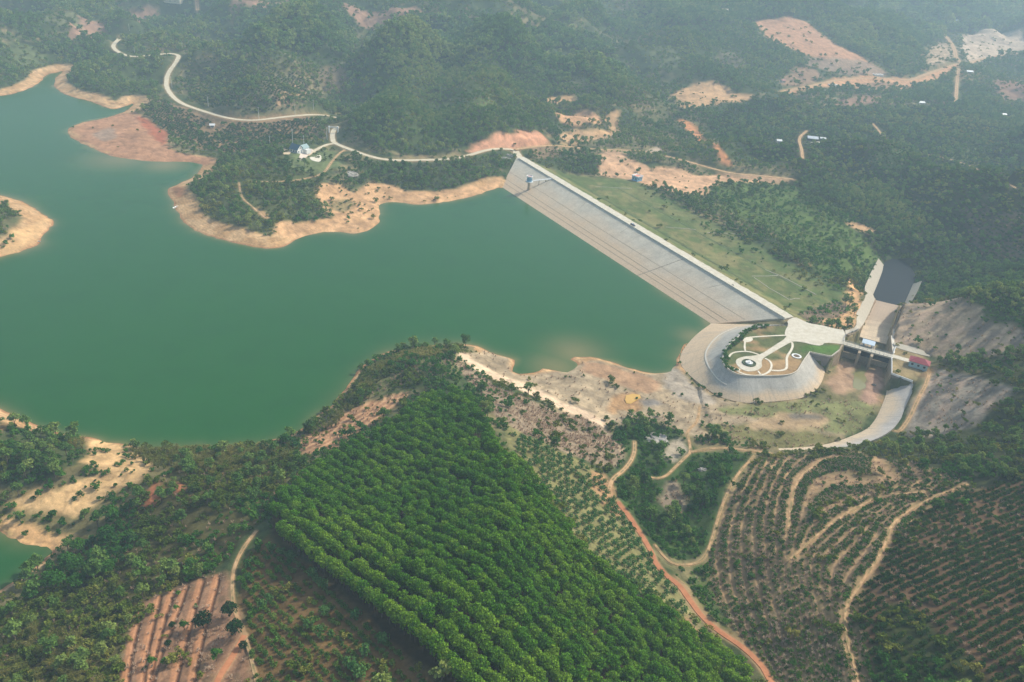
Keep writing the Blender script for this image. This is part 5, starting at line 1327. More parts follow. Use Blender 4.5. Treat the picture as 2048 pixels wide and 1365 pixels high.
# motorbike parked further along the crest
q = at(1465.5, 571.8, 12.05)
mo = thing('motorbike', 'small dark motorbike parked on the dam crest near its spillway end', 'motorbike', (q[0], q[1], 12.06), ca + .25)
for x in (-.62, .62):
    w = MB().lathe([(.22, -.05), (.29, -.05), (.29, .05), (.22, .05), (.22, -.05)], 16, cap=False).build('wheel', M_TYRE, mo); w.rotation_euler = (pi / 2, 0, 0); w.location = (x, 0, .29)
mb = MB(); mb.bar((-.62, 0, .29), (0, 0, .45), .12); mb.bar((0, 0, .45), (.45, 0, .75), .12); mb.bar((.62, 0, .29), (.42, 0, .95), .07); mb.box(-.2, .25, -.12, .12, .3, .6); mb.build('frame', M_STEEL, mo)
mb = MB(); mb.box(-.75, .05, -.13, .13, .68, .8); mb.build('seat', M_TYRE, mo)
mb = MB(); mb.bar((.4, -.34, 1.0), (.4, .34, 1.0), .05); mb.build('handlebar', M_STEEL, mo)
mb = MB(); mb.box(.05, .4, -.15, .15, .55, .85); mb.build('fairing', M_CARP, mo)
# boats
def boat(u, v, rz, L, label):
    q = at(u, v, 0.0); t = thing('boat', label, 'boat', (q[0], q[1], 0.02), rz)
    st_ = [(-.5, .36), (-.2, .5), (.15, .46), (.38, .28), (.5, .03)]
    V = []; F = []; W = L * .3
    for x, w in st_:
        for y, z in ((-w * W, .55), (-w * W * .7, -.1), (w * W * .7, -.1), (w * W, .55), (w * W * .84, .5), (w * W * .55, .08), (-w * W * .55, .08), (-w * W * .84, .5)):
            V.append((x * L, y, z + (.15 if x > .3 else 0)))
    for i in range(4):
        for k in range(8): F.append((i * 8 + k, i * 8 + (k + 1) % 8, (i + 1) * 8 + (k + 1) % 8, (i + 1) * 8 + k))
    F += [tuple(range(8))[::-1], tuple(range(32, 40))]
    MB().add(V, F).build('hull', M_WHITE, t)
    for x in (-.25, .1): MB().box(x * L - .12, x * L + .12, -W * .4, W * .4, .32, .38).build('seat', M_BROWN, t)
boat(353, 415, 1.2, 6, 'small white boat at the left bank of the wooded peninsula')
boat(73, 484, .1, 5, 'small white boat at the tip of the sandy left shore')
# fountain and flower ring on the plaza
q = at(1498, 727, 11.93); fo = thing('fountain', 'round fountain with white centre in the circular garden plaza', 'fountain', tuple(q))
MB().lathe([(3.6, 0), (3.6, .5), (3.2, .5), (3.2, .12), (1.9, .12)], 36, cap=False).build('rim', flat_mat('dark_hedge_ring', lin(82, 96, 66), .9, .35, 2.0), fo)
MB().lathe([(1.9, -.1), (1.9, .7), (1.6, .7), (1.6, .45), (.05, .45)], 30, cap=False).build('basin', M_WHITE, fo)
MB().lathe([(.35, .4), (.3, 1.2), (.8, 1.5), (.15, 1.55), (.12, 2.1), (.02, 2.2)], 16).build('spout', M_WHITE, fo)
q = at(1593, 713, 11.9); fr = thing('flower_bed', 'white ring shaped flower bed on the plateau lawn', 'flower bed', tuple(q))
MB().lathe([(2.6, 0), (2.6, .3), (1.7, .3), (1.7, 0)], 32, cap=False).build('kerb', M_WHITE, fr)
MB().lathe([(1.68, .05), (1.2, .3), (.4, .22), (.05, .3)], 20, cap=False).build('soil', flat_mat('bed_soil', lin(112, 96, 72), .95, .3, 2), fr)
# white rock outcrops
M_ROCK = flat_mat('pale_rock', lin(176, 170, 158), .95, .45, .9, dirt=lin(104, 98, 80))
def rock(u, v, sx_, sy_, h, label):
    q = march(u, v); bm = bmesh.new(); bmesh.ops.create_icosphere(bm, subdivisions=4, radius=1)
    for w in bm.verts:
        n = w.co.copy(); f = .62 + .65 * float(vnoise(np.array(n.x * 2.3 + u), np.array(n.y * 2.3 + n.z * 3 + v))) + .5 * float(vnoise(np.array(n.x * 6 + u), np.array(n.y * 6 + n.z * 7)))
        w.co = Vector((n.x * sx_ * f, n.y * sy_ * f, n.z * h * f))
    me = bpy.data.meshes.new('rock_outcrop'); bm.to_mesh(me); bm.free(); me.materials.append(M_ROCK)
    o = bpy.data.objects.new('rock_outcrop', me); o.location = tuple(q); link(o); tag(o, label, 'rock')
rock(1010, 318, 4, 3.2, 1.2, 'pale rock outcrop on the green bank left of the dam head'); rock(1019, 312, 3.6, 2.0, 1.4, 'smaller pale rock at the dam head beside the road')
rock(703, 348, 4.5, 6, .9, 'pale grey rock outcrop above the bare peninsula shore'); rock(1316, 880, 3.6, 4.2, 1.2, 'white rock patch in the green gully')
rock(1406, 940, 1.6, 1.0, .6, 'small white rock at the edge of the lush gully'); rock(1748, 771, .9, .8, .8, 'dark debris heap on the dry spillway approach floor')
# ------------------------------------------------------------------ growth: leaf-clump plants, near ones as things, the mass as instanced stuff
def leaf_mat(name, c0, c1, c2, trans=.32, rough=.6):
    m = bpy.data.materials.new(name); m.use_nodes = True
    nt = m.node_tree; nt.nodes.clear()
    out = nt.nodes.new('ShaderNodeOutputMaterial')
    oi = nt.nodes.new('ShaderNodeObjectInfo'); ge = nt.nodes.new('ShaderNodeNewGeometry')
    ls = N(nt, 'ShaderNodeTexNoise', i_Scale=.035, i_Detail=3); nt.links.new(oi.outputs['Location'], ls.inputs['Vector'])
    ad = N(nt, 'ShaderNodeMath', operation='MULTIPLY_ADD', i_1=.55); nt.links.new(oi.outputs['Random'], ad.inputs[0])
    mr = N(nt, 'ShaderNodeMapRange', i_1=.3, i_2=.7, i_3=0.0, i_4=.45); nt.links.new(ls.outputs[0], mr.inputs[0]); 
    l2 = N(nt, 'ShaderNodeTexNoise', i_Scale=.007, i_Detail=2); nt.links.new(oi.outputs['Location'], l2.inputs['Vector'])
    m2 = N(nt, 'ShaderNodeMapRange', i_1=.35, i_2=.65, i_3=-.2, i_4=.3); nt.links.new(l2.outputs[0], m2.inputs[0])
    a2 = N(nt, 'ShaderNodeMath', operation='ADD'); nt.links.new(mr.outputs[0], a2.inputs[0]); nt.links.new(m2.outputs[0], a2.inputs[1]); nt.links.new(a2.outputs[0], ad.inputs[2])
    r = N(nt, 'ShaderNodeValToRGB'); e = r.color_ramp.elements
    e[0].position = 0; e[0].color = (*c0, 1); e[1].position = 1; e[1].color = (*c2, 1); q = e.new(.5); q.color = (*c1, 1)
    nt.links.new(ad.outputs[0], r.inputs[0])
    iv = N(nt, 'ShaderNodeMapRange', i_3=.65, i_4=1.35); nt.links.new(ge.outputs['Random Per Island'], iv.inputs[0])
    hs = N(nt, 'ShaderNodeHueSaturation'); nt.links.new(r.outputs[0], hs.inputs['Color']); nt.links.new(iv.outputs[0], hs.inputs['Value'])
    d = nt.nodes.new('ShaderNodeBsdfDiffuse'); t = nt.nodes.new('ShaderNodeBsdfTranslucent'); mx = N(nt, 'ShaderNodeMixShader', i_0=trans)
    nt.links.new(hs.outputs[0], d.inputs[0]); nt.links.new(hs.outputs[0], t.inputs[0]); nt.links.new(d.outputs[0], mx.inputs[1]); nt.links.new(t.outputs[0], mx.inputs[2])
    nt.links.new(mx.outputs[0], out.inputs[0])
    return m
def leaves(rg, blobs, n, size, aspect=1.0, shell=.45, upb=.25, fold=.25, wild=.7):
    """n leaf clumps through the volume of lumpy blobs [(centre, radii)]"""
    vol = np.array([b[1][0] * b[1][1] * b[1][2] for b in blobs]) ** .67; vol /= vol.sum()
    k = rg.choice(len(blobs), n, p=vol)
    C = np.array([b[0] for b in blobs])[k]; Rr = np.array([b[1] for b in blobs])[k]
    d = rg.normal(size=(n, 3)); d[:, 2] = np.where(d[:, 2] < -.35, -d[:, 2], d[:, 2]); d /= np.linalg.norm(d, axis=1)[:, None]
    rad = rg.random(n) ** shell
    P = C + d * Rr * rad[:, None]
    nn = d * 1.0 + rg.normal(size=(n, 3)) * wild + np.array([0, 0, upb]); nn /= np.linalg.norm(nn, axis=1)[:, None]
    t = np.cross(nn, rg.normal(size=(n, 3))); t /= np.linalg.norm(t, axis=1)[:, None]; b = np.cross(nn, t)
    s = size * (.65 + .7 * rg.random(n))[:, None] / 2
    Q = np.stack([P - t * s - nn * s * fold, P - b * s * aspect + nn * s * fold * .4, P + t * s - nn * s * fold, P + b * s * aspect + nn * s * fold * .4], 1).reshape(-1, 3)
    F = np.arange(n * 4).reshape(n, 4)
    return Q, F
def limb(mb, a, b, r0, r1, n=6):
    a = np.array(a, float); b = np.array(b, float); d = b - a; d /= np.linalg.norm(d)
    u = np.cross(d, [0.3, 1, .2]); u /= np.linalg.norm(u); w = np.cross(d, u)
    V = [p + (u * cos(2 * pi * k / n) + w * sin(2 * pi * k / n)) * r for p, r in ((a, r0), (b, r1)) for k in range(n)]
    mb.add(V, [(k, (k + 1) % n, n + (k + 1) % n, n + k) for k in range(n)])
M_BARK = flat_mat('bark', lin(112, 98, 82), .9, .3, 2)
L_RUB = leaf_mat('rubber_leaf', lin(64, 110, 28), lin(84, 131, 32), lin(122, 155, 44))
L_TREE = leaf_mat('broad_leaf', lin(72, 108, 48), lin(102, 134, 60), lin(150, 160, 84))
L_SHRUB = leaf_mat('shrub_leaf', lin(66, 92, 30), lin(100, 118, 42), lin(150, 144, 70))
L_LUSH = leaf_mat('lush_leaf', lin(50, 96, 34), lin(70, 116, 40), lin(98, 138, 52))
L_COFF = leaf_mat('coffee_leaf', lin(40, 72, 32), lin(56, 88, 38), lin(78, 104, 46))
L_ORCH = leaf_mat('orchard_leaf', lin(56, 102, 52), lin(72, 118, 58), lin(94, 132, 66))
L_BAMB = leaf_mat('bamboo_leaf', lin(92, 104, 50), lin(118, 118, 58), lin(146, 136, 76))
L_FRUIT = leaf_mat('fruit_bush_leaf', lin(54, 92, 36), lin(76, 112, 44), lin(106, 132, 56))
L_DRY = leaf_mat('dry_twig', lin(140, 114, 92), lin(168, 142, 118), lin(186, 164, 140), .1)
L_DARK = leaf_mat('dark_leaf', lin(28, 56, 30), lin(36, 66, 34), lin(46, 76, 40))
def proto_mesh(name, Q, F, mat, trunk=None):
    """crown mesh; when trunk is given, one joined mesh with two materials"""
    me = bpy.data.meshes.new(name)
    V = [tuple(p) for p in Q]; FF = [tuple(map(int, f)) for f in F]; nf = len(FF)
    if trunk is not None:
        o = len(V); V += trunk.v; FF += [tuple(i + o for i in f) for f in trunk.f]
    me.from_pydata(V, [], FF); me.materials.append(mat)
    if trunk is not None:
        me.materials.append(M_BARK)
        mi = np.zeros(len(FF), np.int32); mi[nf:] = 1; me.polygons.foreach_set('material_index', mi)
    me.update(); return me
PROTO = {}
def make_kind(kind, nvar, fn, mat):
    """fn(rg) -> (Q, F, trunk MB or None); stores joined meshes for the mass and split ones for things"""
    L = []
    for k in range(nvar):
        rg = np.random.default_rng(100 + k * 7 + len(PROTO) * 31)
        Q, F, tr = fn(rg)
        joined = proto_mesh(kind, Q, F, mat, tr)
        crown = proto_mesh('crown', Q, F, mat)
        trunk = None
        if tr is not None:
            trunk = bpy.data.meshes.new('trunk'); trunk.from_pydata(tr.v, [], tr.f); trunk.materials.append(M_BARK); trunk.update()
        L.append((joined, crown, trunk))
    PROTO[kind] = L
def f_rubber(rg, h=13, n=500, sz=.66):
    bl = [((0, 0, h - 2.5), (1.75, 1.75, 1.5))]
    for k in range(6):
        a = k * 1.05 + rg.random() * .6; r = 1.25 + rg.random() * .5
        bl.append(((cos(a) * r, sin(a) * r, h - 3.1 - rg.random() * 1.6), (1.35, 1.35, 1.4)))
    bl.append(((0, 0, h - 6.3), (1.8, 1.8, 1.7))); bl.append(((.3, .2, h - 8.3), (1.5, 1.5, 1.3)))
    Q, F = leaves(rg, bl, n, sz, .9)
    tr = MB(); limb(tr, (0, 0, -1), (0, 0, h * .5), .22, .15); limb(tr, (0, 0, h * .5), (.2, .1, h - 2), .15, .05)
    for k in range(3):
        a = k * 2.1 + 1; limb(tr, (0, 0, h * .45 + k * .6), (cos(a) * 1.3, sin(a) * 1.3, h - 4), .1, .04)
    return Q, F, tr
def f_tree(rg, h=8.5, w=2.7, n=300, sz=.8):
    bl = []
    for k in range(7):
        a = k * .9 + rg.random(); r = w * (.25 + .5 * rg.random())
        bl.append(((cos(a) * r, sin(a) * r, h * (.48 + .36 * rg.random())), (w * .5, w * .5, h * .17)))
    bl.append(((0, 0, h * .8), (w * .55, w * .55, h * .2)))
    Q, F = leaves(rg, bl, n, sz)
    tr = MB(); limb(tr, (0, 0, -1), (0, 0, h * .4), .25, .17); limb(tr, (0, 0, h * .4), (.1, .2, h * .8), .16, .04)
    for k in range(4):
        a = k * 1.6 + .4; limb(tr, (0, 0, h * .35), (cos(a) * w * .6, sin(a) * w * .6, h * .62), .1, .04)
    return Q, F, tr
def f_round(rg):
    h, w = 6.2, 2.6
    bl = [((0, 0, h * .62), (w * .8, w * .8, h * .33))]
    for k in range(8):
        a = k * .8; bl.append(((cos(a) * w * .62, sin(a) * w * .62, h * (.45 + .2 * rg.random())), (w * .42, w * .42, h * .2)))
    Q, F = leaves(rg, bl, 420, .62, 1, .25, .2, .25, .5)
    tr = MB(); limb(tr, (0, 0, -1), (0, 0, h * .5), .22, .14)
    for k in range(3): a = k * 2.1; limb(tr, (0, 0, h * .3), (cos(a) * 1.3, sin(a) * 1.3, h * .6), .1, .04)
    return Q, F, tr
def f_shrub(rg, h=1.9, w=1.15, n=120, sz=.42):
    bl = [((rg.normal() * w * .4, rg.normal() * w * .4, h * (.35 + .3 * rg.random())), (w * .6, w * .6, h * .38)) for _ in range(4)]
    Q, F = leaves(rg, bl, n, sz); return Q, F, None
def f_coffee(rg):
    bl = [((0, 0, .85), (.95, .95, .85)), ((.35, .2, .6), (.8, .8, .6)), ((-.35, -.25, .65), (.8, .8, .6))]
    Q, F = leaves(rg, bl, 95, .45, .8); return Q, F, None
def f_orch(rg):
    bl = [((0, 0, 1.15), (1.0, 1.0, 1.1)), ((.3, -.2, .8), (.9, .9, .7)), ((-.3, .25, .9), (.85, .85, .8))]
    Q, F = leaves(rg, bl, 120, .42, .7, .4, .4)
    tr = MB(); limb(tr, (0, 0, -.3), (0, 0, 1.2), .08, .04); return Q, F, tr
def blades(rg, n, h, spread, wid, arch=.6):
    V = []; F = []
    for _ in range(n):
        a = rg.random() * 6.283; b = rg.random() ** .6 * spread; hh = h * (.6 + .5 * rg.random())
        d = np.array([cos(a), sin(a), 0]); s = np.array([-sin(a), cos(a), 0]) * wid / 2
        p0 = d * b * .35; p1 = d * b * .8 + [0, 0, hh * .75]; p2 = d * (b + hh * arch * .5) + [0, 0, hh * (.95 - .25 * rg.random())]
        o = len(V); V += [p0 - s, p0 + s, p1 - s, p1 + s, p2]
        F += [(o, o + 1, o + 3, o + 2), (o + 2, o + 3, o + 4, o + 4)]
    V = np.array(V); return V, [f[:3] if f[2] == f[3] else f for f in F]
def f_bamboo(rg):
    Q, F = blades(rg, 26, 5.5, 1.6, .22, .7)
    Q2, F2 = leaves(rg, [((rg.normal() * 1.1, rg.normal() * 1.1, 3.0 + rg.random() * 1.6), (1.0, 1.0, 1.2)) for _ in range(6)], 170, .6, .35, .5, .1)
    o = len(Q); return np.r_[Q, Q2], [tuple(f) for f in F] + [tuple(i + o for i in f) for f in F2], None
def f_reed(rg):
    Q, F = blades(rg, 40, 1.9, .8, .12, .6); return Q, F, None
def f_dry(rg):
    Q, F = blades(rg, 16, 1.3, .6, .09, .35)
    Q2, F2 = leaves(rg, [((0, 0, .5), (.6, .6, .4))], 10, .4, .3); o = len(Q)
    return np.r_[Q, Q2], [tuple(f) for f in F] + [tuple(int(i) + o for i in f) for f in F2], None
def f_cass(rg):
    Q, F = leaves(rg, [((0, 0, .7), (.55, .55, .5)), ((.25, .1, .45), (.45, .45, .35))], 34, .38, .6); return Q, F, None
make_kind('rubber_tree', 4, f_rubber, L_RUB)
make_kind('broadleaf_tree', 5, f_tree, L_TREE)
make_kind('lush_tree', 3, lambda rg: f_tree(rg, 7.5, 2.8, 320, .75), L_LUSH)
make_kind('round_tree', 3, f_round, L_LUSH)
make_kind('dark_tree', 2, f_round, L_DARK)
make_kind('shrub', 4, f_shrub, L_SHRUB)
make_kind('lush_shrub', 3, lambda rg: f_shrub(rg, 1.9, 1.2, 120, .42), L_LUSH)
make_kind('coffee_bush', 3, f_coffee, L_COFF)
make_kind('fruit_bush', 3, f_coffee, L_FRUIT)
make_kind('orchard_tree', 3, f_orch, L_ORCH)
make_kind('bamboo_clump', 3, f_bamboo, L_BAMB)
make_kind('reed_clump', 3, f_reed, L_BAMB)
make_kind('dry_plant', 3, f_dry, L_DRY)
make_kind('crop_plant', 3, f_cass, L_FRUIT)
make_kind('distant_tree', 4, lambda rg: f_tree(rg, 9, 3.2, 90, 1.7), L_TREE)

def gn_scatter(name, label, cat, kind, P, S, seed=1, group=None):
    """one object: plant shapes set on many points"""
    if len(P) == 0: return
    rg = np.random.default_rng(seed)
    me = bpy.data.meshes.new(name); me.vertices.add(len(P)); me.vertices.foreach_set('co', np.asarray(P, np.float32).ravel())
    a = me.attributes.new('size', 'FLOAT', 'POINT'); a.data.foreach_set('value', np.asarray(S, np.float32))
    rot = np.stack([rg.normal(0, .06, len(P)), rg.normal(0, .06, len(P)), rg.random(len(P)) * 6.283], 1).astype(np.float32)
    a = me.attributes.new('turn', 'FLOAT_VECTOR', 'POINT'); a.data.foreach_set('vector', rot.ravel())
    a = me.attributes.new('pick', 'INT', 'POINT'); a.data.foreach_set('value', rg.integers(0, len(PROTO[kind]), len(P)).astype(np.int32))
    o = link(bpy.data.objects.new(name, me)); tag(o, label, cat, None, 'stuff')
    ng = bpy.data.node_groups.new(name + '_growth', 'GeometryNodeTree')
    ng.interface.new_socket('Geometry', in_out='INPUT', socket_type='NodeSocketGeometry'); ng.interface.new_socket('Geometry', in_out='OUTPUT', socket_type='NodeSocketGeometry')
    gi = ng.nodes.new('NodeGroupInput'); go = ng.nodes.new('NodeGroupOutput')
    key = 'kind_' + kind
    col = bpy.data.collections.get(key)
    if col is None:
        col = bpy.data.collections.new(key)
        for k, (j, c, t) in enumerate(PROTO[kind]): col.objects.link(bpy.data.objects.new(kind + '_shape', j))
    ci_ = ng.nodes.new('GeometryNodeCollectionInfo'); ci_.inputs[0].default_value = col; ci_.inputs['Separate Children'].default_value = True; ci_.inputs['Reset Children'].default_value = True
    ip = ng.nodes.new('GeometryNodeInstanceOnPoints'); ip.inputs['Pick Instance'].default_value = True
    def attr(nm, typ):
        n = ng.nodes.new('GeometryNodeInputNamedAttribute'); n.data_type = typ; n.inputs[0].default_value = nm; return n.outputs[0]
    ng.links.new(gi.outputs[0], ip.inputs['Points']); ng.links.new(ci_.outputs[0], ip.inputs['Instance'])
    ng.links.new(attr('pick', 'INT'), ip.inputs['Instance Index']); ng.links.new(attr('turn', 'FLOAT_VECTOR'), ip.inputs['Rotation']); ng.links.new(attr('size', 'FLOAT'), ip.inputs['Scale'])
    ng.links.new(ip.outputs[0], go.inputs[0])
    md = o.modifiers.new('growth', 'NODES'); md.node_group = ng
    return o
def place(kind, p, s, label, cat, group, rz=None, k=None):
    """one plant as a thing of its own"""
    L = PROTO[kind]; k = random.randrange(len(L)) if k is None else k % len(L)
    j, crown, trunk = L[k]; rz = random.random() * 6.28 if rz is None else rz
    if trunk is None:
        o = bpy.data.objects.new(kind, j)
        o.location = tuple(map(float, p)); o.rotation_euler = (0, 0, rz); o.scale = (s, s, s); link(o); return tag(o, label, cat, group)
    r = thing(kind, label, cat, p, rz, group); r.scale = (s, s, s)
    link(bpy.data.objects.new('crown', crown), r); link(bpy.data.objects.new('trunk', trunk), r)
    return r
def inview(P, m=0):
    q = (P - np.array([0, 0, HC])) @ CM
    u = 1024 + FPX * q[:, 0] / -q[:, 2]; v = 682.5 - FPX * q[:, 1] / -q[:, 2]
    return (u > -m) & (u < 2048 + m) & (v > -m) & (v < 1365 + m), -q[:, 2]
def visible(P, h):
    """clear of the hills between it and the eye"""
    ok = np.ones(len(P), bool); e = np.array([0, 0, HC])
    for t in np.linspace(.5, .985, 40):
        Q = e + (P + [0, 0, h] - e) * t
        ok &= hz(Q[:, 0], Q[:, 1]) < Q[:, 2] + .5
    return ok
def split_near(kind, P, S, h, n, label, cat, group, rest_label, rest_name, z_first=True):
    """the n that show largest become things, the rest one mass"""
    if len(P) == 0: return
    iv, dep = inview(P, 0)
    cand = np.nonzero(iv)[0]; cand = cand[visible(P[cand], h)]
    cand = cand[np.argsort(-S[cand] / dep[cand])][:n]
    for i in cand: place(kind, P[i], float(S[i]), label, cat, group)
    m = np.ones(len(P), bool); m[cand] = False
    gn_scatter(rest_name, rest_label, cat, kind, P[m], S[m], len(P))
def lattice(poly, a_px, b_px, da, db, jit=.15, curve=0):
    """planting rows along the ground direction a->b inside a ground outline"""
    P = np.asarray(poly)[:, :2]
    a, b = march(*a_px)[:2], march(*b_px)[:2]
    e = (b - a) / np.linalg.norm(b - a); f = np.array([-e[1], e[0]]); c = P.mean(0)
    R = np.abs(P - c).max() * 1.5
    I, J = np.meshgrid(np.arange(-R, R, da), np.arange(-R, R, db))
    I = I + (np.arange(J.shape[0]) % 2)[:, None] * da * .5
    X = c + I.ravel()[:, None] * e + J.ravel()[:, None] * f + curve * (I.ravel()[:, None] / R) ** 2 * f
    X = X + rng.normal(size=X.shape) * jit
    X = X[inpoly(X[:, 0], X[:, 1], P)]
    return X
def onground(X, dz=-.1): return np.c_[X, hz(X[:, 0], X[:, 1]) + dz]
ROADKEEP = lambda X, d: np.min([segdist(X[:, 0], X[:, 1], P, maxd=d + w / 2 + 1) - w / 2 for (_, P, w, _, _) in ROADS], axis=0) > d

# --- rubber plantation in rows
RUBP = chaikin(px2w(pp(RUB_PX)), 1, True)
X = lattice(RUBP, (660, 1000), (1000, 1215), 2.15, 4.6, .2)
X = X[rng.random(len(X)) > .03]
P = onground(X, -.2); S = (.63 + .22 * rng.random(len(P))) * (.9 + .25 * fbm(P[:, 0], P[:, 1], 30, 2, 90))
split_near('rubber_tree', P, S, 9, 300, 'tall green rubber tree in the dense planted rows on the foreground hill', 'tree', 'rubber trees of the foreground plantation', 'mass of rubber trees filling the large dark green plantation', 'rubber_plantation')
nrub = len(P)
# --- coffee on the right hill
CP = chaikin(px2w(pp("1955,972 2100,960 2100,1420 1740,1420 1762,1385 1704,1204 1764,1142 1802,1052")), 1, True)
X = lattice(CP, (1780, 1240), (2000, 1130), 1.35, 2.75, .16); X = X[ROADKEEP(X, .8)]
den = .66 + .3 * sstep(.35, .6, fbm(X[:, 0], X[:, 1], 18, 3, 91)); X = X[rng.random(len(X)) < den]
P = onground(X); S = .72 + .42 * rng.random(len(P))
PA, SA = P, S
# --- young orchard at lower left between path and plantation
OP = chaikin(px2w(pp("486,1142 520,1078 560,1100 620,1138 700,1215 800,1300 910,1420 526,1420 490,1262")), 1, True)
X = lattice(OP, (560, 1150), (760, 1340), 1.8, 2.6, .2); X = X[rng.random(len(X)) > .12]
P = onground(X); S = .62 + .4 * rng.random(len(P))
split_near('coffee_bush', PA, SA, 1.5, 300, 'dark green coffee bush in the rows at the bottom right corner', 'bush', 'coffee bushes on the right hill', 'rows of dark coffee bushes covering the right hill', 'coffee_rows')
split_near('fruit_bush', P, S, 1.5, 300, 'mid green fruit bush in reddish soil left of the tall plantation', 'bush', 'fruit bushes left of the plantation', 'rows of green fruit bushes on reddish soil left of the plantation', 'fruit_rows')
X = X[rng.random(len(X)) < .055]; P = onground(X)
for i in range(len(P)): place('orchard_tree', P[i], 1.1 + .8 * random.random(), 'slender blue green sapling rising above the lower left fruit bushes', 'tree', 'saplings above the lower left fruit bushes')
# --- orchard strip right of the plantation
MP = chaikin(px2w(pp("1008,860 1062,886 1130,910 1200,950 1226,1000 1264,1060 1322,1150 1360,1200 1380,1236 1340,1228 1262,1172 1185,1120 1115,1010 1045,930")), 1, True)
X = lattice(MP, (1130, 985), (1210, 1030), 2.5, 4.2, .3); X = X[rng.random(len(X)) > .1]
P = onground(X); S = 1.0 + .4 * rng.random(len(P))
split_near('orchard_tree', P, S, 1.5, 300, 'small round orchard tree in the grassy strip right of the plantation', 'tree', 'orchard trees in the strip beside the plantation', 'more small orchard trees in the strip beside the plantation', 'orchard_rows')
# --- planted terraces on the right hill
TP = chaikin(px2w(pp(TERR)), 1, True)
lo, hi = TP[:, :2].min(0), TP[:, :2].max(0)
X = np.stack(np.meshgrid(np.arange(lo[0], hi[0], 1.0), np.arange(lo[1], hi[1], 1.0)), -1).reshape(-1, 2); X = X + rng.normal(size=X.shape) * .35
X = X[inpoly(X[:, 0], X[:, 1], TP)]; X = X[ROADKEEP(X, .3)]
tt = np.abs((rowfield(X[:, 0], X[:, 1]) / 4.2) % 1 - .5)
cl = fbm(X[:, 0], X[:, 1], 14, 3, 92)
X = X[(tt > .22) & (rng.random(len(X)) < .55 + .9 * (cl - .25))]
P = onground(X); S = .7 + .7 * rng.random(len(P))
split_near('crop_plant', P, S, .8, 300, 'low green crop plant along the curved rows of the terraced right hill', 'plant', 'crop plants on the terraced hill', 'rows of low green crops along the terraced right hill', 'crop_rows')
q = X[rng.random(len(X)) < .9] + rng.normal(size=(1, 2)) * .7; P = onground(q)
gn_scatter('dry_stubble', 'beige dry stubble between the crop rows of the terraced hill', 'stubble', 'dry_plant', P, .6 + .6 * rng.random(len(P)), 5)
q = X[rng.random(len(X)) < .03]; P = onground(q)
gn_scatter('row_shrubs', 'scattered taller green shrubs among the terraced crop rows', 'shrubs', 'lush_shrub', P, .6 + .5 * rng.random(len(P)), 6)

# --- single trees that stand out
SINGLE = [((460, 1233), 'dark_tree', .95, 'dark round tree at the path edge above the red furrowed field'), ((407, 1256), 'dark_tree', 1.05, 'dark round tree standing alone in the upper middle of the furrowed field'), ((471, 1270), 'dark_tree', .95, 'dark round tree just left of the forked path by the furrowed field'),
  ((369, 1260), 'lush_tree', .5, 'small pale green tree left of the dark round trees in the furrowed field'), ((433, 1322), 'lush_tree', .62, 'narrow green tree beside the lower right furrow of the red field'), ((305, 1332), 'lush_tree', .5, 'small tree at the lower left of the red furrowed field'),
  ((331, 1334), 'lush_tree', .45, 'small bright tree right of the lowest left tree in the red field'), ((487, 1298), 'dark_tree', .5, 'small dark tree inside the fork of the red path'), ((337, 1293), 'dark_tree', .42, 'small dark bush tree in the middle furrows'), ((345, 1256), 'dark_tree', .42, 'small dark bush left of the pale green tree'), ((353, 1222), 'lush_tree', .35, 'tiny green tree high in the red furrowed field'),
  ((159, 1103), 'round_tree', 1.0, 'round green tree at the tip of the small pond beach'), ((186, 1118), 'round_tree', .75, 'round green tree right of the pond tip tree'), ((215, 1082), 'round_tree', 1.15, 'broad round tree highest of the pond side group'), ((224, 1040), 'round_tree', 1.1, 'tall green tree above the pond at the sandy slope foot'), ((137, 1136), 'round_tree', 1.15, 'dark round tree closest to the small pond water'), ((155, 1148), 'round_tree', 1.1, 'round tree in the middle of the pond side group'),
  ((113, 1178), 'round_tree', 1.35, 'largest round tree low in the pond side group'), ((156, 1178), 'round_tree', 1.1, 'round tree right of the largest pond side tree'), ((185, 1154), 'round_tree', .95, 'light round tree right of the pond side middle'), ((217, 1147), 'round_tree', .95, 'rightmost round tree of the pond side group'), ((65, 1200), 'round_tree', .95, 'round tree at the lower end of the pond shore strip'), ((82, 1178), 'round_tree', .65, 'small round tree between shore strip and pond side group'),
  ((1841, 945), 'lush_tree', .95, 'single bushy tree at the top of the terraced right hill'), ((571, 897), 'lush_tree', 1.0, 'bushy tree on the lake bank left of the red terraced slope'), ((1912, 704), 'lush_tree', .7, 'bushy tree at the end of the concrete walk behind the maroon roofed house'), ((1112, 288), 'lush_tree', .9, 'bushy tree beside the road junction right of the pinkish cut'),
  ((1912, 712), 'lush_tree', .5, 'low bush in front of the bushy tree behind the gatehouse'), ((1430, 392), 'lush_tree', 1.1, 'dark bushy tree at the left end of the woods below the excavated ground'), ((1854, 232), 'lush_tree', 1.6, 'large dark lone tree on the far valley slope'),
  ((383, 1140), 'lush_tree', .7, 'bright green tree above the furrowed field top'), ((324, 1290), 'lush_tree', .3, 'small sprig tree low in the red field')]
for (uv, kind, s, lab) in SINGLE[:-1]:
    q = march(*uv); place(kind, (q[0], q[1], q[2] - .15), s, lab, 'tree', None)

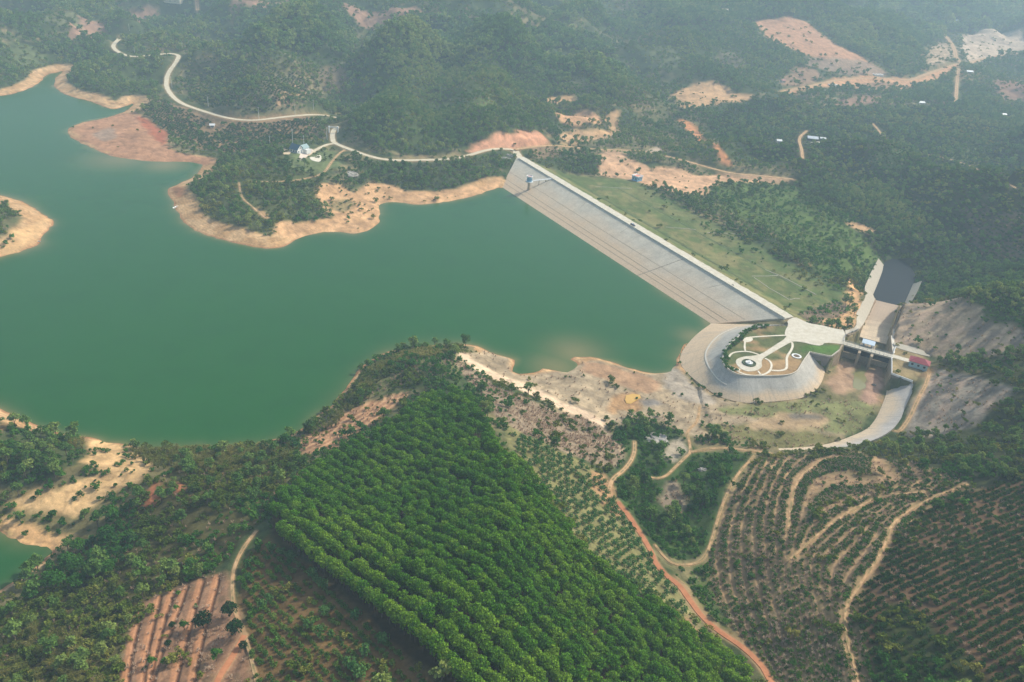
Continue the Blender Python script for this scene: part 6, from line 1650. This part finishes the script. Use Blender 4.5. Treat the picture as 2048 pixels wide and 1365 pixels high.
# room round the buildings and other built things
_cl = [(o.location.copy(), o['category']) for o in list(COL.objects) if o.parent is None and o.get('category') in ('house', 'hut', 'building', 'foundation', 'gateway', 'pole', 'rock')]
for (l, c_) in _cl:
    rd = {'pole': 2.5, 'rock': 5}.get(c_, 12)
    d_ = np.array([l[0], l[1]]); d_ = d_ / np.linalg.norm(d_)
    q_ = (GX - l[0] + d_[0] * rd * .5) ** 2 + (GY - l[1] + d_[1] * rd * .5) ** 2
    TD[q_ < (rd * 1.1) ** 2] = 0; SH[q_ < (rd * .75) ** 2] = 0; DRY[q_ < (rd * .6) ** 2] = 0
# --- wild growth from the ground cover densities
def cand(r0, r1, sp_, seed):
    rg = np.random.default_rng(seed); out = []
    nx = int(2 * r1 / sp_)
    xs = (np.arange(nx) - nx / 2) * sp_; ys = np.arange(r0 * .55, r1, sp_)
    X = np.stack(np.meshgrid(xs, ys), -1).reshape(-1, 2); X = X + (rg.random(X.shape) - .5) * sp_ * .95
    r = np.hypot(X[:, 0], X[:, 1]); t = np.abs(np.arctan2(X[:, 0], X[:, 1]))
    return X[(r >= r0) & (r < r1) & (t < radians(50))]
def facing(X):
    """drop slopes turned away far from the eye: nothing of them can be seen even from a step aside"""
    Q = np.c_[X, hz(X[:, 0], X[:, 1]) + 14]
    ok = np.ones(len(Q), bool); e = np.array([0, 0, HC])
    for t in np.linspace(.6, .97, 14):
        W = e + (Q - e) * t; ok &= hz(W[:, 0], W[:, 1]) < W[:, 2] + 3
    return ok
wet = lambda X: samp(SD, X[:, 0], X[:, 1]) < .6
rg = np.random.default_rng(77)
allT = []; allS = []
for r0, r1, sp_, sc, kd in ((120, 480, 4.2, .85, 'n'), (480, 1000, 4.0, .82, 'n'), (1000, 1900, 5.2, .95, 'f'), (1900, 4800, 11.0, 1.9, 'f')):
    X = cand(r0, r1, sp_, int(r0)); td = samp(TD, X[:, 0], X[:, 1])
    clump = fbm(X[:, 0], X[:, 1], 22 if r0 < 900 else 40, 2, 93)
    X = X[(rg.random(len(X)) < td * (.55 + .9 * sstep(.3, .6, clump))) & ~wet(X)]
    if r0 >= 1000: X = X[facing(X)]
    s = sc * (.6 + .65 * rg.random(len(X))) * (.75 + .5 * fbm(X[:, 0], X[:, 1], 35, 2, 94)) * samp(TALL, X[:, 0], X[:, 1]) * 1.25
    allT.append((kd, onground(X, -.25), s))
Pn = np.concatenate([p for k, p, s in allT if k == 'n']); Sn = np.concatenate([s for k, p, s in allT if k == 'n'])
Pf = np.concatenate([p for k, p, s in allT if k == 'f']); Sf = np.concatenate([s for k, p, s in allT if k == 'f'])
split_near('broadleaf_tree', Pn, Sn, 6, 300, 'wild broadleaf tree among the scrub and woods on the nearer slopes', 'tree', 'wild broadleaf trees of the near slopes', 'green woods of mixed trees on the slopes round the lake', 'woodland')
gn_scatter('distant_woodland', 'hazy green woods covering the far hills', 'woods', 'distant_tree', Pf, Sf, 9)
allS = []
for r0, r1, sp_, sc in ((110, 330, 1.9, 1.0), (330, 620, 2.3, 1.05), (620, 1100, 4.0, 1.25)):
    X = cand(r0, r1, sp_, int(r0) + 5); sd = samp(SH, X[:, 0], X[:, 1])
    clump = fbm(X[:, 0], X[:, 1], 9, 3, 95)
    X = X[(rg.random(len(X)) < sd * (.25 + 1.1 * sstep(.32, .62, clump))) & ~wet(X)]
    allS.append((onground(X, -.15), sc * (.5 + .7 * rg.random(len(X)) + .9 * (rg.random(len(X)) > .9))))
P = np.concatenate([a for a, b in allS]); S = np.concatenate([b for a, b in allS])
lush = inpoly(P[:, 0], P[:, 1], px2w(pp("1215,860 1290,838 1372,880 1505,912 1470,955 1445,1010 1430,1060 1412,1110 1545,1320 1580,1380 1510,1310 1375,1195 1310,1100 1236,1000"))) | (fbm(P[:, 0], P[:, 1], 30, 2, 96) > .56) | inpoly(P[:, 0], P[:, 1], px2w(pp('1300,395 1420,385 1590,395 1700,430 1790,500 1740,530 1650,565 1560,500')))
split_near('shrub', P[~lush], S[~lush], 1.2, 300, 'wild olive green shrub on the scrubby slopes near the viewer', 'shrub', 'wild shrubs of the foreground slopes', 'scrub of olive green shrubs over the slopes', 'scrubland')
split_near('lush_shrub', P[lush], S[lush], 1.2, 200, 'fresh green leafy shrub in the lush gully and damp slopes', 'shrub', 'fresh green shrubs of gully and slopes', 'lush green shrubs of the gully and damp slopes', 'lush_scrub')
X = cand(1100, 2600, 7.5, 1105); sd = samp(SH, X[:, 0], X[:, 1]); X = X[(rg.random(len(X)) < sd * .8) & ~wet(X)]; X = X[facing(X)]
gn_scatter('distant_scrub', 'hazy scrub between the woods of the far hills', 'scrub', 'shrub', onground(X, -.2), 1.7 + .9 * rg.random(len(X)), 12)
# dry stalks
allS = []
for r0, r1, sp_, sc in ((120, 420, 1.15, .9), (420, 1000, 2.6, 1.5)):
    X = cand(r0, r1, sp_, int(r0) + 9); dd = samp(DRY, X[:, 0], X[:, 1])
    X = X[(rg.random(len(X)) < dd * (.3 + .9 * sstep(.35, .6, fbm(X[:, 0], X[:, 1], 6, 2, 97)))) & ~wet(X)]
    allS.append((onground(X, -.05), sc * (.6 + .7 * rg.random(len(X)))))
gn_scatter('dry_stalks', 'pinkish dry stalks left on the harvested plots', 'dry stalks', 'dry_plant', np.concatenate([a for a, b in allS]), np.concatenate([b for a, b in allS]), 13)
# reeds and bamboo
def fill(s, sp_, dens, z=None):
    Q = chaikin(px2w(pp(s)), 1, True); lo, hi = Q[:, :2].min(0), Q[:, :2].max(0)
    X = np.stack(np.meshgrid(np.arange(lo[0], hi[0], sp_), np.arange(lo[1], hi[1], sp_)), -1).reshape(-1, 2); X = X + (rg.random(X.shape) - .5) * sp_
    X = X[inpoly(X[:, 0], X[:, 1], Q) & ~wet(X)]; return X[rg.random(len(X)) < dens]
X = np.concatenate([fill("255,900 330,900 450,905 560,900 590,915 520,945 400,960 330,945 270,925", 2.6, .6), fill("130,880 180,885 175,905 130,905", 2.4, .7), fill("0,1260 110,1250 180,1290 210,1350 200,1420 0,1420", 3.0, .6), fill("640,865 700,805 715,790 700,830 655,870", 2.6, .6)])
P = onground(X, -.1)
for i in range(len(P)): place('bamboo_clump', P[i], .45 + .35 * random.random(), 'olive yellow bamboo clump with arching stems on the lower left slopes and lake bank', 'bamboo', 'bamboo clumps of the left slopes')
X = np.concatenate([fill("720,760 740,738 800,710 880,692 900,700 880,712 800,732 750,770 715,792", 1.2, .7), fill("300,890 450,893 580,890 600,905 560,925 420,935 330,925", 1.4, .6)])
P = onground(X, -.05)
gn_scatter('reed_bank', 'yellowish reeds and tall grass along the near lake bank', 'reeds', 'reed_clump', P, .8 + .7 * rg.random(len(P)), 14)
# hedge growth round the plateau rim and by the walls
RIMW = resample(HTOP, 90)[8:52]
P = np.array([p * .965 + np.r_[np.array(PLAT)[:, :2].mean(0), 12] * .035 for p in RIMW]); P = np.repeat(P, 3, 0); P[:, :2] += rg.normal(size=(len(P), 2)) * .8; P[:, 2] = 11.8
for p in P: place('lush_shrub', p, .5 + .6 * random.random(), 'green shrub in the hedge round the rim of the headland garden', 'shrub', 'rim shrubs of the headland garden')
# planted bushes on the far terraces
for s, d in (("270,215 340,200 470,245 640,232 640,270 560,290 430,308 340,270", 3.4), ("360,150 400,110 520,110 560,150 620,160 600,200 520,235 440,225 370,190", 3.6), ("1480,205 1700,215 2100,190 2100,640 1960,595 1840,590 1832,520 1760,490 1680,445 1600,405 1600,335 1490,300 1400,245", 4.0)):
    Q = chaikin(px2w(pp(s)), 1, True); lo, hi = Q[:, :2].min(0), np.minimum(Q[:, :2].max(0), 2400)
    X = np.stack(np.meshgrid(np.arange(lo[0], hi[0], d * .8), np.arange(lo[1], hi[1], d)), -1).reshape(-1, 2); X = X + rg.normal(size=X.shape) * .35
    X = X[inpoly(X[:, 0], X[:, 1], Q) & ~wet(X)]; X = X[ROADKEEP(X, 1.5)]; X = X[samp(TD, X[:, 0], X[:, 1]) > .001]
    X = X[rg.random(len(X)) < .8]; X = X[facing(X)]
    P = onground(X, -.1); gn_scatter('far_plantation', 'rows of dark bushes planted on the slopes beyond the lake', 'plantation', 'coffee_bush', P, 1.05 + .5 * rg.random(len(P)), len(P))
print('counts', nrub, len(Pn), len(Pf))
# ------------------------------------------------------------------ the air
mb = MB().box(-3600, 4600, -300, 9200, -40, 226)
m = bpy.data.materials.new('haze'); m.use_nodes = True
nt = m.node_tree; nt.nodes.clear()
out = nt.nodes.new('ShaderNodeOutputMaterial'); pv = nt.nodes.new('ShaderNodeVolumePrincipled')
pv.inputs['Color'].default_value = (.64, .86, 1.0, 1); pv.inputs['Density'].default_value = 2.8e-4; pv.inputs['Anisotropy'].default_value = 0.0
nt.links.new(pv.outputs[0], out.inputs['Volume'])
hz_o = mb.build('haze', m); tag(hz_o, kind='stuff')
